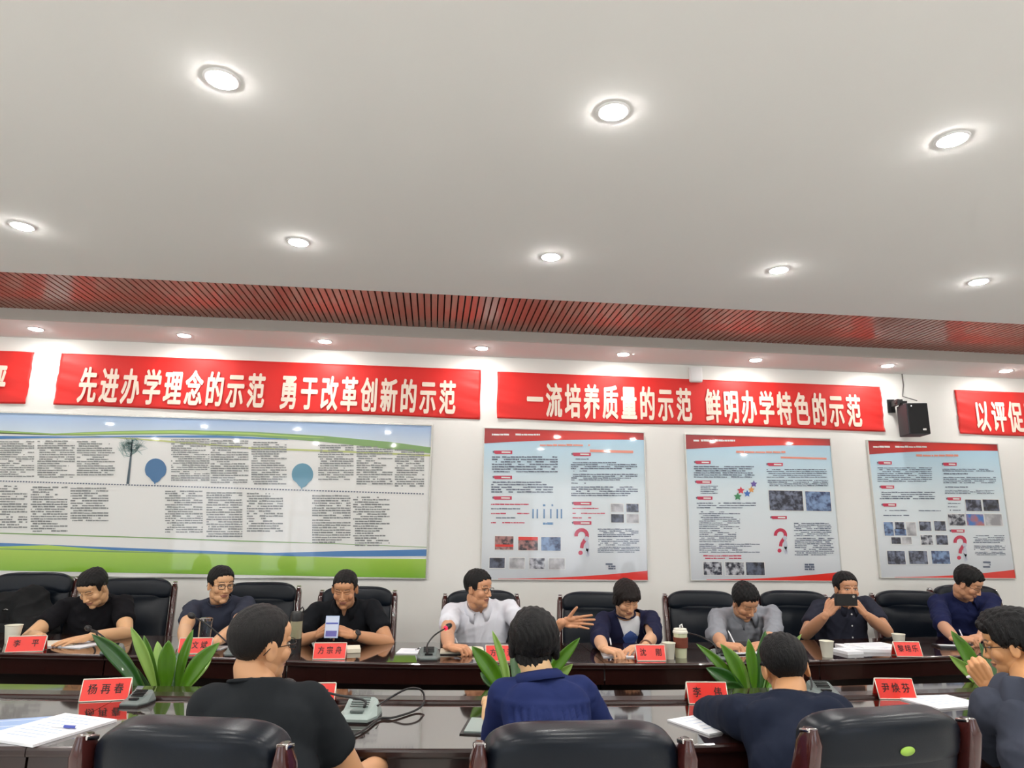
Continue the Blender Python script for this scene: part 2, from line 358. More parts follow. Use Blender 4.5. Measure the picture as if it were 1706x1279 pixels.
class Poster:
    def __init__(s, crop, px0, py0, label, cat='poster', group=None, name='wall_poster'):
        s.c = crop; s.t = empty(name, (0, WY, 0), 0, label, cat, group); s.cx, s.cy, s.k = px0, py0, crop
        s.text = {}
    def P(s, x, y):
        p = atY(s.cx+x/s.k, s.cy+y/s.k, WY-0.02); return p.x, p.z
    def poly(s, pts, m, layer, name='print', world=False):
        if not world: pts = [s.P(*p) for p in pts]
        y = -0.019-0.0008*layer; n = len(pts)
        mb = MB(); mb.add([(x, y, z) for x, z in pts], [tuple(range(n))])
        o = mb.build(name, m, s.t)
        return o
    def rect(s, x0, y0, x1, y1, m, layer=2, name='print', bucket=None):
        ym, xm = (y0+y1)/2, (x0+x1)/2
        a, b, c, d = s.P(x0, ym)[0], s.P(x1, ym)[0], s.P(xm, y0)[1], s.P(xm, y1)[1]
        y = -0.019-0.0008*layer
        if bucket is None: return s.poly([(a, d), (b, d), (b, c), (a, c)], m, layer, name, True)
        s.text.setdefault(bucket, MB()).add([(a, y, d), (b, y, d), (b, y, c), (a, y, c)], [(0, 1, 2, 3)])
    def block(s, x0, y0, x1, y1, n, fill=0.5, m='navy', ragged=0.25, ch=9):
        """n lines of small print"""
        h = (y1-y0)/n
        for i in range(n):
            ya = y0+i*h+h*(1-fill)/2; yb = ya+h*fill; xe = x1-(random.random()*ragged*(x1-x0) if random.random() < 0.35 else 0)
            x = x0+(random.random() < 0.3)*ch*1.5
            while x < xe:
                w = ch*random.choice((1, 2, 3, 4, 5))*0.95
                if random.random() < 0.9: s.rect(x, ya+random.uniform(-.1, .1)*h, min(x+w, xe), yb, None, 3, bucket=m)
                x += w+ch*0.3
    def tagbar(s, x, y, w=140, h=26):
        s.poly([(x, y), (x+w, y), (x+w, y+h), (x+12, y+h), (x-4, y+h*0.5)], PM['tag'], 2, 'heading_tag')
        s.rect(x+w*0.42, y+h*0.3, x+w*0.9, y+h*0.7, None, 3, bucket='white')
        s.poly([(x-10, y+4), (x+4, y+2), (x-4, y+h*0.9)], PM['navy'], 3, 'heading_mark')
    def photo(s, x0, y0, x1, y1, i, frame=True):
        if frame: s.rect(x0-4, y0-4, x1+4, y1+4, PM['white'], 2, 'photo_border')
        o = s.rect(x0, y0, x1, y1, PH[i], 3, 'photo'); return o
    def question(s, x, y, h):
        """question mark with a plain grey figure leaning on it"""
        w = h*0.5; pts = []
        for k in range(13):
            a = math.radians(190-k*20); pts.append((x+w*0.5+math.cos(a)*w*0.4, y+h*0.24-math.sin(a)*h*0.2))
        pts += [(x+w*0.55, y+h*0.55), (x+w*0.5, y+h*0.7)]
        L = []; R = []
        for i, p in enumerate(pts):
            q0 = pts[max(0, i-1)]; q1 = pts[min(len(pts)-1, i+1)]; dx, dy = q1[0]-q0[0], q1[1]-q0[1]; l = math.hypot(dx, dy); t = h*0.065
            L.append((p[0]-dy/l*t, p[1]+dx/l*t)); R.append((p[0]+dy/l*t, p[1]-dx/l*t))
        mb = MB(); n = len(L); V = [(s.P(*p)[0], -0.0214, s.P(*p)[1]) for p in L+R]
        mb.add(V, [(i, i+1, n+i+1, n+i) for i in range(n-1)])
        c = [(x+w*0.42+math.cos(k*math.pi/8)*h*0.08, y+h*0.87+math.sin(k*math.pi/8)*h*0.08) for k in range(16)]
        V = [(s.P(*p)[0], -0.0214, s.P(*p)[1]) for p in c]; mb.add(V, [tuple(range(16))])
        mb.build('question_mark', PM['tag'], s.t)
        mb = MB()
        def disc(cx, cy, rx, ry):
            V = [(s.P(cx+math.cos(k*math.pi/8)*rx, cy)[0], -0.0222, s.P(cx, cy+math.sin(k*math.pi/8)*ry)[1]) for k in range(16)]; mb.add(V, [tuple(range(16))])
        disc(x+w*0.85, y+h*0.36, h*0.085, h*0.09); disc(x+w*0.9, y+h*0.62, h*0.07, h*0.2); disc(x+w*0.88, y+h*0.86, h*0.045, h*0.16); disc(x+w*1.0, y+h*0.86, h*0.04, h*0.15)
        mb.build('figure', PM['fig'], s.t)
    def board(s, corners, bg, frame=True):
        W = [s.P(*p) for p in corners]; x0 = (W[0][0]+W[3][0])/2; x1 = (W[1][0]+W[2][0])/2; z1 = (W[0][1]+W[1][1])/2; z0 = (W[2][1]+W[3][1])/2
        s.x0, s.x1, s.z0, s.z1 = x0, x1, z0, z1
        MB().box(((x0+x1)/2, -0.0105, (z0+z1)/2), (x1-x0, 0.016, z1-z0)).build('board', bg, s.t)
        if frame:
            f = MB(); b = 0.006
            f.box(((x0+x1)/2, -0.014, z1+b/2), (x1-x0+2*b, 0.026, b)); f.box(((x0+x1)/2, -0.014, z0-b/2), (x1-x0+2*b, 0.026, b))
            f.box((x0-b/2, -0.014, (z0+z1)/2), (b, 0.026, z1-z0)); f.box((x1+b/2, -0.014, (z0+z1)/2), (b, 0.026, z1-z0))
            f.build('frame', mat('poster_frame', (214, 214, 208), 0.3, metal=0.3), s.t)
    def header(s):
        """red swoosh along the top and bottom, in board coordinates"""
        W = s.x1-s.x0; Hh = s.z1-s.z0; n = 20
        top = [(s.x0+W*i/n, s.z1-0.001) for i in range(n+1)]
        bot = [(s.x0+W*i/n, s.z1-Hh*(0.105-0.055*(1-(1-i/n)**1.8))) for i in range(n+1)]
        s.poly(top+bot[::-1], HEADER, 1, 'header_band', True)
        lo = [(s.x0+W*(0.1+0.9*i/n), s.z0+0.001) for i in range(n+1)]
        hi = [(s.x0+W*(0.1+0.9*i/n), s.z0+0.004+Hh*0.058*(i/n)**1.9) for i in range(n+1)]
        s.poly(hi+lo[::-1], PM['red'], 1, 'footer_band', True)
    def finish(s):
        for k, mb in s.text.items():
            o = mb.build('printed_text', PM[k], s.t); o['kind'] = 'stuff'

# --- poster 1 (crop frame 790,700 scale 4.568)
p = Poster(4.568, 790, 700, 'pale blue poster with red header, left of the three, white-shirted speaker below', group='pale blue posters')
p.board([(76, 65), (1278, 90), (1332, 1218), (56, 1205)], POSTER_BG); p.header()
p.block(135, 98, 515, 120, 1, 0.55, 'white'); p.block(500, 178, 880, 200, 1, 0.6, 'salmon', 0, 16); p.rect(880, 226, 1210, 246, None, 2, bucket='salmon')
for (x, y) in ((150, 230), (148, 422), (146, 578), (748, 246), (752, 620), (752, 768)): p.tagbar(x, y)
p.block(135, 270, 635, 400, 7); p.block(130, 462, 638, 555, 5); p.block(735, 288, 875, 302, 1); p.block(735, 315, 1240, 375, 4); p.block(740, 380, 875, 392, 1); p.block(738, 405, 1242, 460, 4)
p.block(740, 470, 850, 486, 1); p.block(738, 500, 1246, 580, 5)
for i, y in enumerate((632, 666, 702, 735, 772)): p.block(128, y, (415, 350, 418, 315, 400)[i], y+14, 1, 0.6, 'tag' if i % 2 == 0 else 'navy', 0)
for i, y in enumerate((664, 702, 736)): p.block(748, y, (945, 995, 890)[i], y+12, 1, 0.6, 'tag', 0)
p.block(510, 638, 602, 656, 1, 0.8, 'cyan', 0); p.block(510, 776, 602, 796, 1, 0.8, 'cyan', 0)
for x in (448, 480, 532, 583, 632, 664): p.rect(x-5, 675, x+5, 746, None, 3, bucket='cyan')
for a in ((1042, 636, 1134, 696, 3), (1158, 636, 1250, 698, 0), (1042, 714, 1138, 778, 6), (1160, 714, 1250, 780, 3), (158, 882, 298, 984, 4), (336, 886, 484, 988, 4), (510, 888, 658, 992, 2), (116, 1046, 232, 1124, 6), (268, 1046, 384, 1128, 3), (420, 1048, 536, 1130, 1), (570, 1050, 688, 1132, 3)):
    p.photo(*a)
p.rect(160, 944, 298, 962, PM['red'], 4, 'photo_detail'); p.rect(336, 886, 484, 912, PM['red'], 4, 'photo_detail')
p.question(765, 825, 210)
p.block(940, 822, 1250, 890, 5); p.block(945, 900, 1255, 955, 4); p.block(940, 960, 1258, 1008, 4); p.block(1000, 1086, 1075, 1136, 3, 0.75, 'navy', 0, 14); p.finish()
# --- poster 2 (crop frame 1130,700 scale 4.569)
p = Poster(4.569, 1130, 700, 'pale blue poster with coloured stars, middle of the three', group='pale blue posters')
p.board([(52, 107), (1153, 142), (1245, 1218), (100, 1218)], POSTER_BG); p.header()
p.block(102, 140, 462, 168, 1, 0.5, 'white'); p.block(440, 228, 815, 256, 1, 0.5, 'salmon', 0, 16); p.rect(780, 280, 1128, 294, None, 2, bucket='salmon')
for (x, y) in ((128, 308), (134, 458), (142, 580), (678, 324), (708, 728)): p.tagbar(x, y, 118, 24)
p.block(118, 345, 580, 440, 6); p.block(170, 494, 300, 562, 5, 0.4); p.block(140, 622, 590, 674, 3, 0.4)
p.block(158, 690, 470, 830, 10, 0.4, 'navy', 0.5); p.block(160, 834, 440, 930, 7, 0.4, 'navy', 0.5); p.block(160, 935, 620, 1010, 5, 0.4, 'navy', 0.4)
p.block(190, 1022, 480, 1060, 2, 0.4, 'tag', 0.3); p.block(672, 368, 1130, 440, 5, 0.45); p.block(680, 452, 1140, 504, 4, 0.45)
p.photo(692, 536, 948, 686, 0); p.photo(970, 542, 1160, 690, 2); p.photo(192, 1078, 330, 1176, 1); p.photo(358, 1080, 500, 1178, 1); p.photo(516, 1080, 656, 1178, 6)
p.question(730, 826, 190); p.block(880, 778, 1165, 885, 8, 0.45); p.block(886, 892, 1185, 1030, 10, 0.45); p.block(962, 1090, 1036, 1142, 3, 0.75, 'navy', 0, 14)
for x, y, r, m in ((452, 580, 32, 'star1'), (476, 534, 30, 'star2'), (524, 558, 28, 'star3'), (556, 528, 26, 'star4'), (574, 484, 28, 'star5')):
    p.poly([(x+math.cos(math.radians(k*36-90))*(r if k % 2 == 0 else r*.5), y+math.sin(math.radians(k*36-90))*(r if k % 2 == 0 else r*.5)) for k in range(10)], PM[m], 4, 'star')
p.finish()
# --- poster 3 (crop frame 1430,700 scale 4.569)
p = Poster(4.569, 1430, 700, 'pale blue poster with many small photos, right of the three, under the loudspeaker', group='pale blue posters')
p.board([(76, 155), (1056, 182), (1192, 1192), (168, 1205)], POSTER_BG); p.header()
p.block(112, 190, 520, 214, 1, 0.5, 'white'); p.block(440, 256, 760, 280, 1, 0.6, 'salmon', 0, 16)
for (x, y) in ((150, 312), (168, 496), (184, 632), (644, 322), (676, 586), (704, 830)): p.tagbar(x, y, 104, 24)
p.block(145, 355, 560, 470, 8, 0.45); p.block(162, 540, 585, 604, 4, 0.45); p.block(190, 680, 370, 692, 1); p.block(445, 682, 628, 694, 1); p.block(190, 718, 392, 730, 1)
p.block(640, 366, 1030, 392, 2, 0.45); p.block(648, 400, 860, 414, 1, 0.6); p.block(646, 428, 1046, 482, 4, 0.45); p.block(660, 502, 866, 514, 1, 0.6); p.block(658, 528, 1056, 562, 3, 0.45)
for y in (626, 652, 678): p.block(682, y, 778, y+12, 1)
for a in ((196, 774, 266, 878, 2), (280, 774, 348, 824, 0), (276, 828, 364, 876, 2), (368, 776, 438, 878, 3), (464, 770, 552, 840, 0), (578, 768, 664, 840, 0), (252, 890, 322, 940, 0), (332, 888, 404, 940, 3), (476, 874, 564, 946, 1), (594, 874, 680, 946, 0),
          (222, 994, 356, 1096, 0), (386, 994, 526, 1094, 0), (558, 994, 696, 1092, 2), (818, 604, 936, 690, 0), (950, 604, 1070, 690, 6), (686, 714, 812, 800, 1), (824, 714, 954, 800, 5), (964, 714, 1094, 800, 3)): p.photo(*a)
p.question(726, 880, 190); p.block(874, 872, 1110, 936, 5, 0.45); p.block(880, 950, 1118, 990, 3, 0.45); p.block(888, 998, 1120, 1028, 3, 0.45); p.block(928, 1072, 1006, 1124, 3, 0.75, 'navy', 0, 14)
p.finish()
# --- long landscape poster (photo coordinates)
p = Poster(1.0, 0, 0, 'long poster with sky, green bands and columns of text, left on the wall', group=None)
XL = -4.9
p.board([(0, 683.5), (718, 709), (710, 963), (0, 940)], PM['white'], False)
xr = p.x1; zt, zb = p.z1, p.z0 = p.P(718, 709)[1], p.P(710, 963)[1]
for o in list(p.t.children): bpy.data.objects.remove(o)
MB().box(((XL+xr)/2, -0.0105, (zt+zb)/2), (xr-XL, 0.016, zt-zb)).build('board', PM['white'], p.t)
f = MB(); f.box(((XL+xr)/2, -0.014, zt+.004), (xr-XL, .024, .008)); f.box(((XL+xr)/2, -0.014, zb-.004), (xr-XL, .024, .008)); f.box((xr+.004, -0.014, (zt+zb)/2), (.008, .024, zt-zb+.016)); f.build('frame', mat('poster_edge', (206, 206, 200), 0.25, metal=0.5), p.t)
def band(pt, pb, m, layer, name):
    a = [p.P(*q) for q in pt]; b = [p.P(*q) for q in pb]
    cl = lambda q: (q[0], min(zt-.001, max(zb+.001, q[1])))
    a = [cl(q) for q in a]; b = [cl(q) for q in b]
    a = [(XL, a[0][1])]+a; b = [(XL, b[0][1])]+b
    if a[-1][0] > xr-0.05: a[-1] = (xr-.001, a[-1][1])
    if b[-1][0] > xr-0.05: b[-1] = (xr-.001, b[-1][1])
    p.poly(a+b[::-1], m, layer, name, True)
band([(0, 670), (718, 695)], [(0, 722), (100, 727), (200, 728), (360, 730), (500, 733), (600, 738), (718, 746)], SKYG, 1, 'sky_print')
band([(0, 717), (90, 722), (190, 718), (300, 716), (420, 719), (540, 726), (650, 736), (718, 745)], [(0, 722), (90, 725), (190, 724), (300, 723), (420, 727), (540, 736), (650, 748), (718, 755)], PM['dgreen'], 2, 'hill_print')
band([(0, 719), (90, 723), (190, 719), (300, 717.5), (420, 721), (540, 729)], [(0, 720), (90, 724), (190, 722), (300, 721), (420, 724), (540, 730)], PM['green'], 3, 'hill_print')
band([(0, 726), (120, 727), (240, 726), (360, 725), (480, 731)], [(0, 731), (120, 729), (240, 728), (360, 729), (480, 732)], PM['blue'], 3, 'river_print')
band([(150, 725), (300, 735), (420, 745), (560, 750), (718, 757)], [(150, 726), (300, 738), (420, 748), (560, 753), (718, 760)], PM['olive'], 2, 'hill_line')
band([(0, 887), (200, 893), (400, 900), (560, 905), (718, 911)], [(0, 889), (200, 895), (400, 902), (560, 906), (718, 912)], PM['dgreen'], 2, 'hill_line')
band([(0, 904), (150, 910), (300, 916), (450, 921), (560, 918), (718, 915)], [(0, 910), (150, 915), (300, 920), (450, 926), (560, 927), (718, 926)], PM['blue'], 2, 'river_print')
band([(0, 910), (80, 908), (200, 917), (450, 925), (600, 930), (718, 931)], [(0, 950), (718, 975)], GREENG, 3, 'green_band')
band([(0, 913), (200, 918), (430, 924)], [(0, 915), (200, 920), (430, 924.5)], PM['dgreen'], 4, 'hill_line')
# text columns: (x0,y0,x1,y1,lines)
k = 3.997
cols = [(0, 295, 228, 540, 22), (250, 292, 500, 545, 22), (512, 295, 765, 530, 20), (0, 590, 182, 880, 22), (205, 598, 450, 905, 24), (470, 605, 722, 835, 18),
        (1140, 282, 1395, 565, 26), (1100, 625, 1350, 910, 24)]
for x0, y0, x1, y1, nl in cols: p.block(x0/k, 660+y0/k, x1/k, 660+y1/k, int(nl*0.8), 0.55, 'grey', 0.5, 2.1)
cols = [(-36, 290, 215, 580, 24), (235, 300, 470, 590, 24), (-64, 635, 175, 940, 24), (205, 640, 445, 905, 20), (680, 320, 915, 560, 20), (935, 330, 1175, 590, 22), (1190, 350, 1385, 605, 22), (640, 655, 895, 980, 26), (912, 665, 1155, 1000, 27)]
for x0, y0, x1, y1, nl in cols: p.block(360+x0/k, 660+y0/k, 360+x1/k, 660+y1/k, int(nl*0.8), 0.55, 'grey', 0.5, 2.1)
for i in range(150):
    x = i*4.75; y = 801+i*4.75*0.0305
    if x < 706: p.rect(x, y-0.9, x+3, y+1.1, None, 3, bucket='navy')
for cx_, cy_ in ((259.5, 786), (504, 794)):
    pts = []
    for a in range(0, 360, 15):
        r = 18.5; X, Y = math.cos(math.radians(a))*r*0.97, math.sin(math.radians(a))*r
        if Y > 10: X *= 0.75; Y = 10+(Y-10)*1.4
        pts.append((cx_+X, cy_-4+Y))
    pts.insert(7, (cx_-1, cy_+22)); pts = sorted(pts, key=lambda q: math.atan2(q[1]-(cy_-4), q[0]-cx_))
    p.poly(pts, PM['dblue'] if cx_ < 300 else PM['teal'], 4, 'balloon_print')
    p.block(cx_-8, cy_-12, cx_+9, cy_-3, 2, 0.4, 'paleb' if False else 'white', 0, 2.2)
# tree print
mb = MB(); q = lambda x, y: (p.P(x, y)[0], -0.0226, p.P(x, y)[1])
def twig(a, b, w): 
    dx, dy = b[0]-a[0], b[1]-a[1]; l = math.hypot(dx, dy) or 1; nx_, ny_ = -dy/l*w, dx/l*w
    mb.add([q(a[0]-nx_, a[1]-ny_), q(a[0]+nx_, a[1]+ny_), q(b[0]+nx_*.6, b[1]+ny_*.6), q(b[0]-nx_*.6, b[1]-ny_*.6)], [(0, 1, 2, 3)])
twig((213, 806), (218.5, 757), 2.4); twig((218.5, 757), (221, 732), 1.2)
mb.build('tree_print', PM['tree'], p.t); mb = MB()
rt_ = random.Random(3)
for i in range(64):
    a = math.radians(rt_.uniform(-205, 25)); s0 = rt_.uniform(0, 1); st = (218.5+2*s0, 760-26*s0); r = rt_.uniform(10, 24)
    mid = (st[0]+math.cos(a)*r*.55, st[1]+math.sin(a)*r*.4); en = (219.5+math.cos(a+.2)*r, 746+math.sin(a+.2)*r*.85)
    if en[0] > 243 or en[0] < 197: continue
    twig(st, mid, .35); twig(mid, en, .22); twig(mid, (en[0]+rt_.uniform(-5, 5), en[1]+rt_.uniform(-4, 4)), .2)
mb.build('tree_crown_print', PM['frond'], p.t)
p.finish()

# ------------------------------------------------------------------ loudspeaker, cable and wireless box
a = atY(1503, 662, WY-0.18); b = atY(1546, 722, WY-0.32)
sp = empty('loudspeaker', (atY(1524, 722, WY-0.2).x, WY-0.2, atY(1524, 724, WY-0.25).z), math.radians(-13), 'black wall loudspeaker on a bracket between the two right banners', 'loudspeaker')
hh = atY(1524, 672, WY-0.2).z-atY(1524, 723, WY-0.2).z
MB().box((0, 0, hh/2), (0.175, 0.19, hh), bevel=0.008).build('cabinet', mat('speaker_body', (44, 46, 52), 0.5), sp)
MB().box((0.002, -0.097, hh/2), (0.158, 0.008, hh*0.95), bevel=0.002).build('grille', mat('speaker_grille', (16, 17, 20), 0.65, bump=(900, 0.6, 0.002)), sp)
MB().box((0.038, -0.103, hh*0.15), (0.028, 0.004, 0.02), bevel=0.003).build('badge', M['chrome'], sp)
MB().box((-0.05, -0.103, hh*0.9), (0.012, 0.004, 0.012), bevel=0.002).build('badge', M['chrome'], sp)
bk = MB(); bk.box((-0.07, 0.04, hh+0.03), (0.09, 0.05, 0.02), bevel=.004); bk.box((-0.1, 0.09, hh+0.03), (0.02, 0.16, 0.05)); bk.tube([(-0.07, 0.04, hh), (-0.07, 0.04, hh+0.055)], 0.018); bk.box((-0.1, 0.165, hh+0.02), (0.06, 0.012, 0.12))
bk.build('bracket', M['black'], sp)
c = MB(); c0 = atY(1503, 622, WY-0.01); c1 = atY(1504, 660, WY-0.01)
c.tube([(c0.x, WY-0.008, CEIL), (c0.x+.002, WY-0.008, (CEIL+c1.z)/2), (c1.x, WY-0.008, c1.z), (c1.x+.03, WY-0.06, c1.z-.03), (c1.x+.05, WY-.12, c1.z-.06)], 0.0045, 6)
tag(c.build('speaker_cable', mat('cable_grey', (96, 92, 90), 0.5), None, True), 'thin grey cable running down the wall to the loudspeaker', 'cable')
w = atY(1159.5, 637, WY-0.03); w1 = atY(1159.5, 611, WY-0.03)
t = empty('wireless_access_point', (w.x, WY, w.z), 0, 'small white rounded box on the wall above the right middle banner', 'wireless box')
MB().box((0, -0.03, (w1.z-w.z)/2), (0.115, 0.05, w1.z-w.z), bevel=0.018).build('case', M['trim'], t, True)
MB().box((0, -0.004, (w1.z-w.z)/2), (0.1, 0.008, (w1.z-w.z)*0.9)).build('back_plate', M['fascia'], t)
# ------------------------------------------------------------------ conference tables
TZ = 0.76
def interp(pts, x):
    if x <= pts[0][0]: (x0, y0), (x1, y1) = pts[0], pts[1]
    elif x >= pts[-1][0]: (x0, y0), (x1, y1) = pts[-2], pts[-1]
    else:
        for (x0, y0), (x1, y1) in zip(pts, pts[1:]):
            if x0 <= x <= x1: break
    return y0+(y1-y0)*(x-x0)/(x1-x0)
FAR = [(-2.24, 4.03), (-1.11, 3.87), (-0.65, 3.74), (-0.013, 3.66), (1.06, 3.61), (1.40, 3.60), (2.04, 3.66), (2.73, 3.745)]
NEARF = [(-1.27, 2.385), (-0.2, 2.30), (0.13, 2.262), (0.94, 2.27), (1.8, 2.32)]
RAIL = [(-1.65, 3.02), (-0.72, 2.92), (-0.03, 2.83), (1.0, 2.78), (1.69, 2.82), (2.4, 2.86)]
def smooth_curve(pts, x): return sum(interp(pts, x+d)*w for d, w in ((-.3, .15), (-.15, .22), (0, .26), (.15, .22), (.3, .15)))
far_f = lambda x: smooth_curve(FAR, max(-3.1, min(4.2, x)))+0.16*max(0, x-4.2)+0.1*max(0, -3.1-x)
near_f = lambda x: smooth_curve(NEARF, x)
rail_f = lambda x: smooth_curve(RAIL, x)
def slab_between(f0, f1, xa, xb, z0, z1, n=40, round_=0.0):
    xs = [xa+(xb-xa)*i/n for i in range(n+1)]
    mb = MB(); A = [(x, f0(x)) for x in xs]; B = [(x, f1(x)) for x in xs]
    r = round_; rows = []
    prof = [(0, z0+r), (r*.3, z0+r*.3), (r, z0)] if r else [(0, z0)]
    sec = [(0, z0+r), (r*.3, z0+r*.3), (r, z0)] if r else [(0, z0)]
    def ring(a, b):
        dy = b[1]-a[1]
        if r: c = [(r, z0), (dy-r, z0), (dy-r*.3, z0+r*.3), (dy, z0+r), (dy, z1-r), (dy-r*.3, z1-r*.3), (dy-r, z1), (r, z1), (r*.3, z1-r*.3), (0, z1-r), (0, z0+r), (r*.3, z0+r*.3)]
        else: c = [(0, z0), (dy, z0), (dy, z1), (0, z1)]
        return [(a[0], a[1]+u, z) for u, z in c]
    rows = [ring(a, b) for a, b in zip(A, B)]
    k = len(rows[0]); mb.quadgrid(rows, 0, True); L = len(mb.v)
    mb.add([], []); mb.f.append(tuple(range(k))); mb.f.append(tuple(range(L-k, L))); mb.mi += [0, 0]
    return mb
def edges(o):                                   # lacquered top face, wood edges
    if o.data.materials[0] != M['top']: return
    o.data.materials.append(M['wood'])
    for q in o.data.polygons:
        if q.normal.z < .95: q.material_index = 1
def table(label, xs, f_in, f_out, fascia_sign, fz0):
    t = empty('conference_table', ((xs[0]+xs[-1])/2, f_in((xs[0]+xs[-1])/2), 0), 0, label, 'table'); ox, oy = t.location.x, t.location.y
    def put(mb, name, m, ang=35):
        o = mb.build(name, m, t); edges(o); o.location = (-ox, -oy, 0); return o
    for xa, xb in zip(xs, xs[1:]):
        put(slab_between(f_in, f_out, xa+0.0015, xb-0.0015, TZ-0.03, TZ, 24, 0.009), 'tabletop', M['top'])
        for s, f in ((fascia_sign, f_in), (-fascia_sign, f_out)):
            g0 = (lambda x, f=f, s=s: f(x)+0.016*s); g1 = (lambda x, f=f, s=s: f(x)+0.036*s)
            put(slab_between(g0, g1, xa+0.004, xb-0.004, fz0, TZ-0.03, 16), 'front_panel', M['wood'])
            g0 = (lambda x, f=f, s=s: f(x)+0.10*s); g1 = (lambda x, f=f, s=s: f(x)+0.12*s)
            if s == fascia_sign: put(slab_between(g0, g1, xa+0.004, xb-0.004, 0.04, fz0, 16), 'lower_panel', M['woodd'])
        put(slab_between(lambda x: f_in(x)+0.14*fascia_sign, lambda x: f_out(x)-0.12*fascia_sign, xa-0.02, xa+0.02, 0.0, TZ-0.03, 2), 'support', M['woodd'])
    return t
table('dark glossy conference table in front of the far row of seated people', [-5.6, -3.4, -1.68, -0.72, 0.9, 2.1, 3.3, 5.2, 7.0], far_f, lambda x: far_f(x)+0.655, 1, 0.655)
nt_ = table('dark glossy conference table nearest the camera, between the near and far rows', [-4.6, -2.9, -1.2, 0.5, 2.2, 3.9, 5.6], near_f, lambda x: rail_f(x)+0.0, 1, 0.6)
def npart(mb, name, m):
    o = mb.build(name, m, nt_); edges(o); o.location = (-nt_.location.x, -nt_.location.y, 0); return o
npart(slab_between(lambda x: rail_f(x)+0.001, lambda x: rail_f(x)+0.095, -4.6, 5.6, TZ-0.03, TZ+0.012, 60, 0.012), 'raised_rail', M['wood'])
npart(slab_between(lambda x: rail_f(x)+0.096, lambda x: rail_f(x)+0.26, -4.6, 5.6, TZ-0.03, TZ-0.004, 60, 0.005), 'inner_shelf', M['top'])

# ------------------------------------------------------------------ chairs
RND = [(math.copysign(abs(math.cos(k*math.pi/8+.2))**.6, math.cos(k*math.pi/8+.2)), math.copysign(abs(math.sin(k*math.pi/8+.2))**.6, math.sin(k*math.pi/8+.2))) for k in range(16)]
def make_chair():
    t = empty('executive_chair')
    # faces +y; back surface at y about -0.26
    def bend(p):
        z = p.z/0.33; q = Vector(p)
        q.y += 0.03*(p.x/0.25)**2 - 0.05*z*abs(z)*0.5
        return q
    def backfn(p):
        q = bend(p)
        if p.y > 0:                                        # creased front: two swellings and a V seam
            v = abs(p.x)*0.38; s = p.z-(0.12+v*0.6); q.y -= 0.014*math.exp(-(s/0.016)**2); q.y += 0.010*math.cos(p.x*6.0)*(1 if s < 0 else 0.6)
        return q
    R = Matrix.Rotation(math.radians(-9), 3, 'X').to_3x3()
    R = Matrix.Rotation(math.radians(9), 3, 'X')
    MB().superq((0, -0.285, 0.745), (0.235, 0.055, 0.285), 0.35, 0.38, 44, 40, backfn, R).build('backrest', M['leather2'], t, True)
    MB().superq((0, -0.328, 0.975), (0.24, 0.06, 0.075), 0.55, 0.4, 40, 22, lambda p: Vector((p.x, p.y+0.03*(p.x/0.25)**2, p.z-0.02*(p.x/0.25)**4)), R).build('headrest', M['leather2'], t, True)
    for s in (-1, 1):
        mb = MB(); rows = []
        for i in range(15):
            u = i/14; z = 0.46+0.56*u; y = -0.215-0.13*u+0.01*math.sin(u*5); x = s*(0.252+0.006*math.sin(u*math.pi)); w, d = 0.021, 0.036+0.014*math.sin(u*math.pi)
            if i in (0, 14): w *= .5; d *= .6
            rows.append([(x+w*a, y+d*b, z) for a, b in RND])
        mb.quadgrid(rows, 0, True); mb.f += [tuple(range(16)), tuple(range(14*16, 15*16))]; mb.mi += [0, 0]
        fr = mb.build('side_frame', M['chairwood'], t, True, 60)
        MB().box((s*0.252, -0.345, 1.012), (0.03, 0.045, 0.012), Matrix.Rotation(-.2, 3, 'X'), 0.005).build('frame_cap', M['chrome'], fr, True)
        mb = MB(); mb.superq((s*0.285, 0.0, 0.665), (0.032, 0.16, 0.02), 0.6, 0.5, 20, 10)
        ar = mb.build('armrest', M['leather'], t, True)
        MB().tube([(s*0.265, -0.21, 0.62), (s*0.285, -0.1, 0.645), (s*0.287, 0.08, 0.64), (s*0.285, 0.14, 0.58), (s*0.27, 0.11, 0.47), (s*0.24, 0.03, 0.415)], [.016, .018, .018, .018, .017, .014], 8).build('arm_support', M['chairwood'], ar, True)
    MB().superq((0, 0.0, 0.43), (0.245, 0.25, 0.055), 0.5, 0.35, 36, 14, lambda p: Vector((p.x, p.y, p.z+0.012*math.cos(p.x*5)))).build('seat', M['leather'], t, True)
    MB().tube([(0, 0, 0.10), (0, 0, 0.24), (0, 0, 0.245), (0, 0, 0.385)], [.03, .03, .02, .02], 14).build('column', M['chrome'], t, True)
    for k in range(5):
        a = math.radians(90+72*k); c, s = math.cos(a), math.sin(a)
        b = MB().tube([(c*0.02, s*0.02, 0.13), (c*0.15, s*0.15, 0.115), (c*0.29, s*0.29, 0.075)], [.026, .021, .015], 8).build('base_arm', M['chairwood'], t, True)
        MB().tube([(c*0.29-s*0.024, s*0.29+c*0.024, 0.029), (c*0.29+s*0.024, s*0.29-c*0.024, 0.029)], 0.028, 14).build('caster', M['black'], b, True)
    return t
def dup(root, loc, rz, label, group):
    r = root.copy(); COL.objects.link(r); r.location = loc; r.rotation_euler = (0, 0, rz); r['label'] = label; r['group'] = group; r['category'] = 'chair'
    for ch in list(root.children):
        c = ch.copy(); COL.objects.link(c); c.parent = r
        for g in ch.children: d = g.copy(); COL.objects.link(d); d.parent = c
    return r
chair0 = make_chair(); chair0['category'] = 'chair'; first = True
